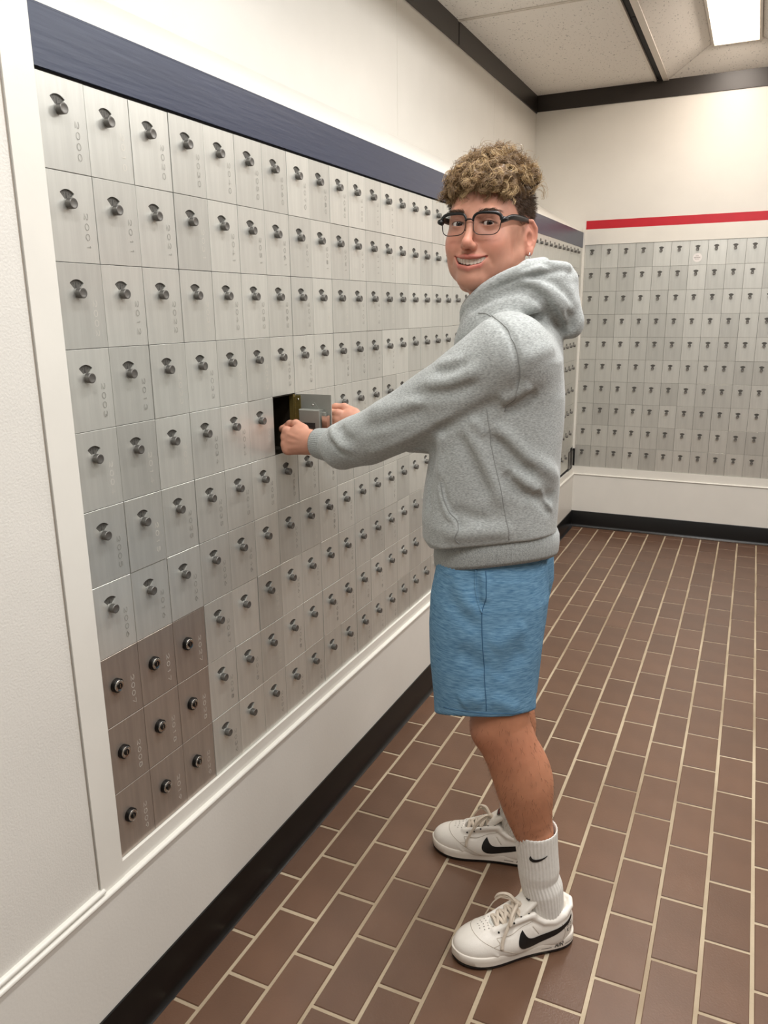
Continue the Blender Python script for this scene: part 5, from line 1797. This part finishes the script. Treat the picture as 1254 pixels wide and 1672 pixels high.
# laces
lc = MB()
ey = [(.190, .0760), (.172, .0840), (.154, .0915), (.136, .0990), (.119, .1065)]
for i, (x, z) in enumerate(ey):
    P = curve_pts([(x, -.026, z - .004), (x - .001, -.016, z + .0045), (x - .002, 0, z + .0070), (x - .001, .016, z + .0045), (x, .026, z - .004)], 5)
    lc.tube(P, .0040, 8, flat=.4, up=(.35, 0, .94))
    if i < 4:
        x2, z2 = ey[i + 1]
        for sg in (1, -1):
            P = curve_pts([(x, -sg * .024, z), (x * .5 + x2 * .5, 0, z * .5 + z2 * .5 + .0085), (x2, sg * .024, z2)], 6)
            lc.tube(P, .0038, 8, flat=.4, up=(.35, 0, .94))
kx, kz = .134, .110
lc.tube([(kx, -.006, kz), (kx + .001, 0, kz + .004), (kx, .006, kz)], .0055, 8)
for sg in (1, -1):
    P = curve_pts([(kx, 0, kz + .003), (kx + .014, sg * .020, kz + .012), (kx + .030, sg * .036, kz + .004), (kx + .036, sg * .044, kz - .012), (kx + .028, sg * .036, kz - .004), (kx + .012, sg * .016, kz + .004), (kx, 0, kz + .002)], 6)
    lc.tube(P, .0038, 8, flat=.4, up=(.35, 0, .94))
    P = curve_pts([(kx, 0, kz + .002), (kx + .018, sg * .024, kz + .006), (kx + .038, sg * .040, kz - .016), (kx + .052, sg * .046, kz - .044), (kx + .056, sg * .052, kz - .062)], 6)
    lc.tube(P, .0036, 8, flat=.4, up=(.35, .5 * sg, .8))
LACE = lc.mesh('laces', M['lace'], True)
TAG = MB().box(-.006, .006, -.012, .012, -.0014, .0014).mesh('lace_tag', M['chrome'])
EYM = MB()
for x, z in ey:
    for sg in (1, -1):
        p = np.array((x - .001, sg * .0265, z - .0035))
        p = stick(UPS, [p], 0.0)[0]
        EYM.tube([p, p + UPS.grad(p)[0] * .0012], .0022, 10)
EYELET = EYM.mesh('eyelets', M['black'])
sm_ = MB()
for pl in ([(.150, .05, .026), (.170, .05, .036), (.192, .046, .044), (.212, .038, .052), (.228, .026, .057), (.236, .012, .060), (.238, 0, .061), (.236, -.012, .060), (.228, -.026, .057), (.212, -.038, .052), (.192, -.046, .044), (.170, -.05, .036), (.150, -.05, .026)],
           [(.196, .034, .064), (.165, .040, .070), (.135, .039, .082), (.112, .035, .088)], [(.045, .04, .073), (.036, .04, .052), (.040, .04, .034)], [(.113, .04, .080), (.100, .042, .060)], [(.205, .042, .050), (.192, .044, .056), (.196, .036, .064)]):
    P = stick(UPS, curve_pts(pl, 6), 0.0001)
    sm_.tube(P, .00065, 5)
STITCH = sm_.mesh('stitching', mat('cream_stitching', (176, 164, 148), .8), True)
def sneaker(loc, ang, label):
    r = bpy.data.objects.new('sneaker', None)
    COL.objects.link(r)
    r.parent = man
    r.location = Vector(loc) - MAN0
    r.rotation_euler = (0, 0, ang)
    for nm, me in (('upper', UPPER), ('midsole', MIDSOLE), ('outsole', OUTSOLE), ('check_mark', SWOOSH), ('air_lettering', AIR_ME), ('heel_lettering', HEEL_ME), ('perforations', PERF), ('tongue', TONGUE), ('tongue_label', TLABEL), ('laces', LACE), ('eyelets', EYELET), ('stitching', STITCH)):
        o = link(nm, me, r)
        if nm in ('perforations', 'eyelets', 'laces', 'air_lettering', 'heel_lettering', 'stitching'):
            o['kind'] = 'stuff'
    link('lace_tag', TAG, r, (.199, 0, .0735), (0, math.radians(24), 0))
    return r
sneaker((.7450, .5880, 0), math.atan2(-.62, -.784), 'left')
sneaker((.6230, .8020, 0), math.atan2(-.187, -.982), 'right')
# the same mark on the socks
def sock_mark(P, rr, centre, sx, sz, par):
    mb = MB()
    v = []
    for a, b in zip(lo_, hi_):
        for t in (0, 1):
            q = a + (b - a) * t
            u, w_ = (q[0] - .075) / .135 * sx, (q[1] - .06) / .135 * sz
            # ray towards the axis of the sock, from the camera side
            z = centre[2] + w_
            i = np.argmin(np.abs(P[:, 2] - z))
            ang = centre[0] + u / rr[i]
            v.append((P[i, 0] * 1.0 + math.cos(ang) * (rr[i] * 1.012 + .0008), P[i, 1] + math.sin(ang) * (rr[i] * 1.012 + .0008), z))
    mb.add(v, [(2 * i, 2 * i + 1, 2 * i + 3, 2 * i + 2) for i in range(39)])
    return part('sock_mark', mb.mesh('sock_mark', M['black']), par)
sock_mark(curve_pts(SK_L, 40), np.interp(np.linspace(0, 1, 321), np.linspace(0, 1, 9), [.0468, .0455, .0445, .0450, .0428, .0452, .0430, .0405, .038]), (math.radians(-68), 0, .243), -.040, .048, s1)
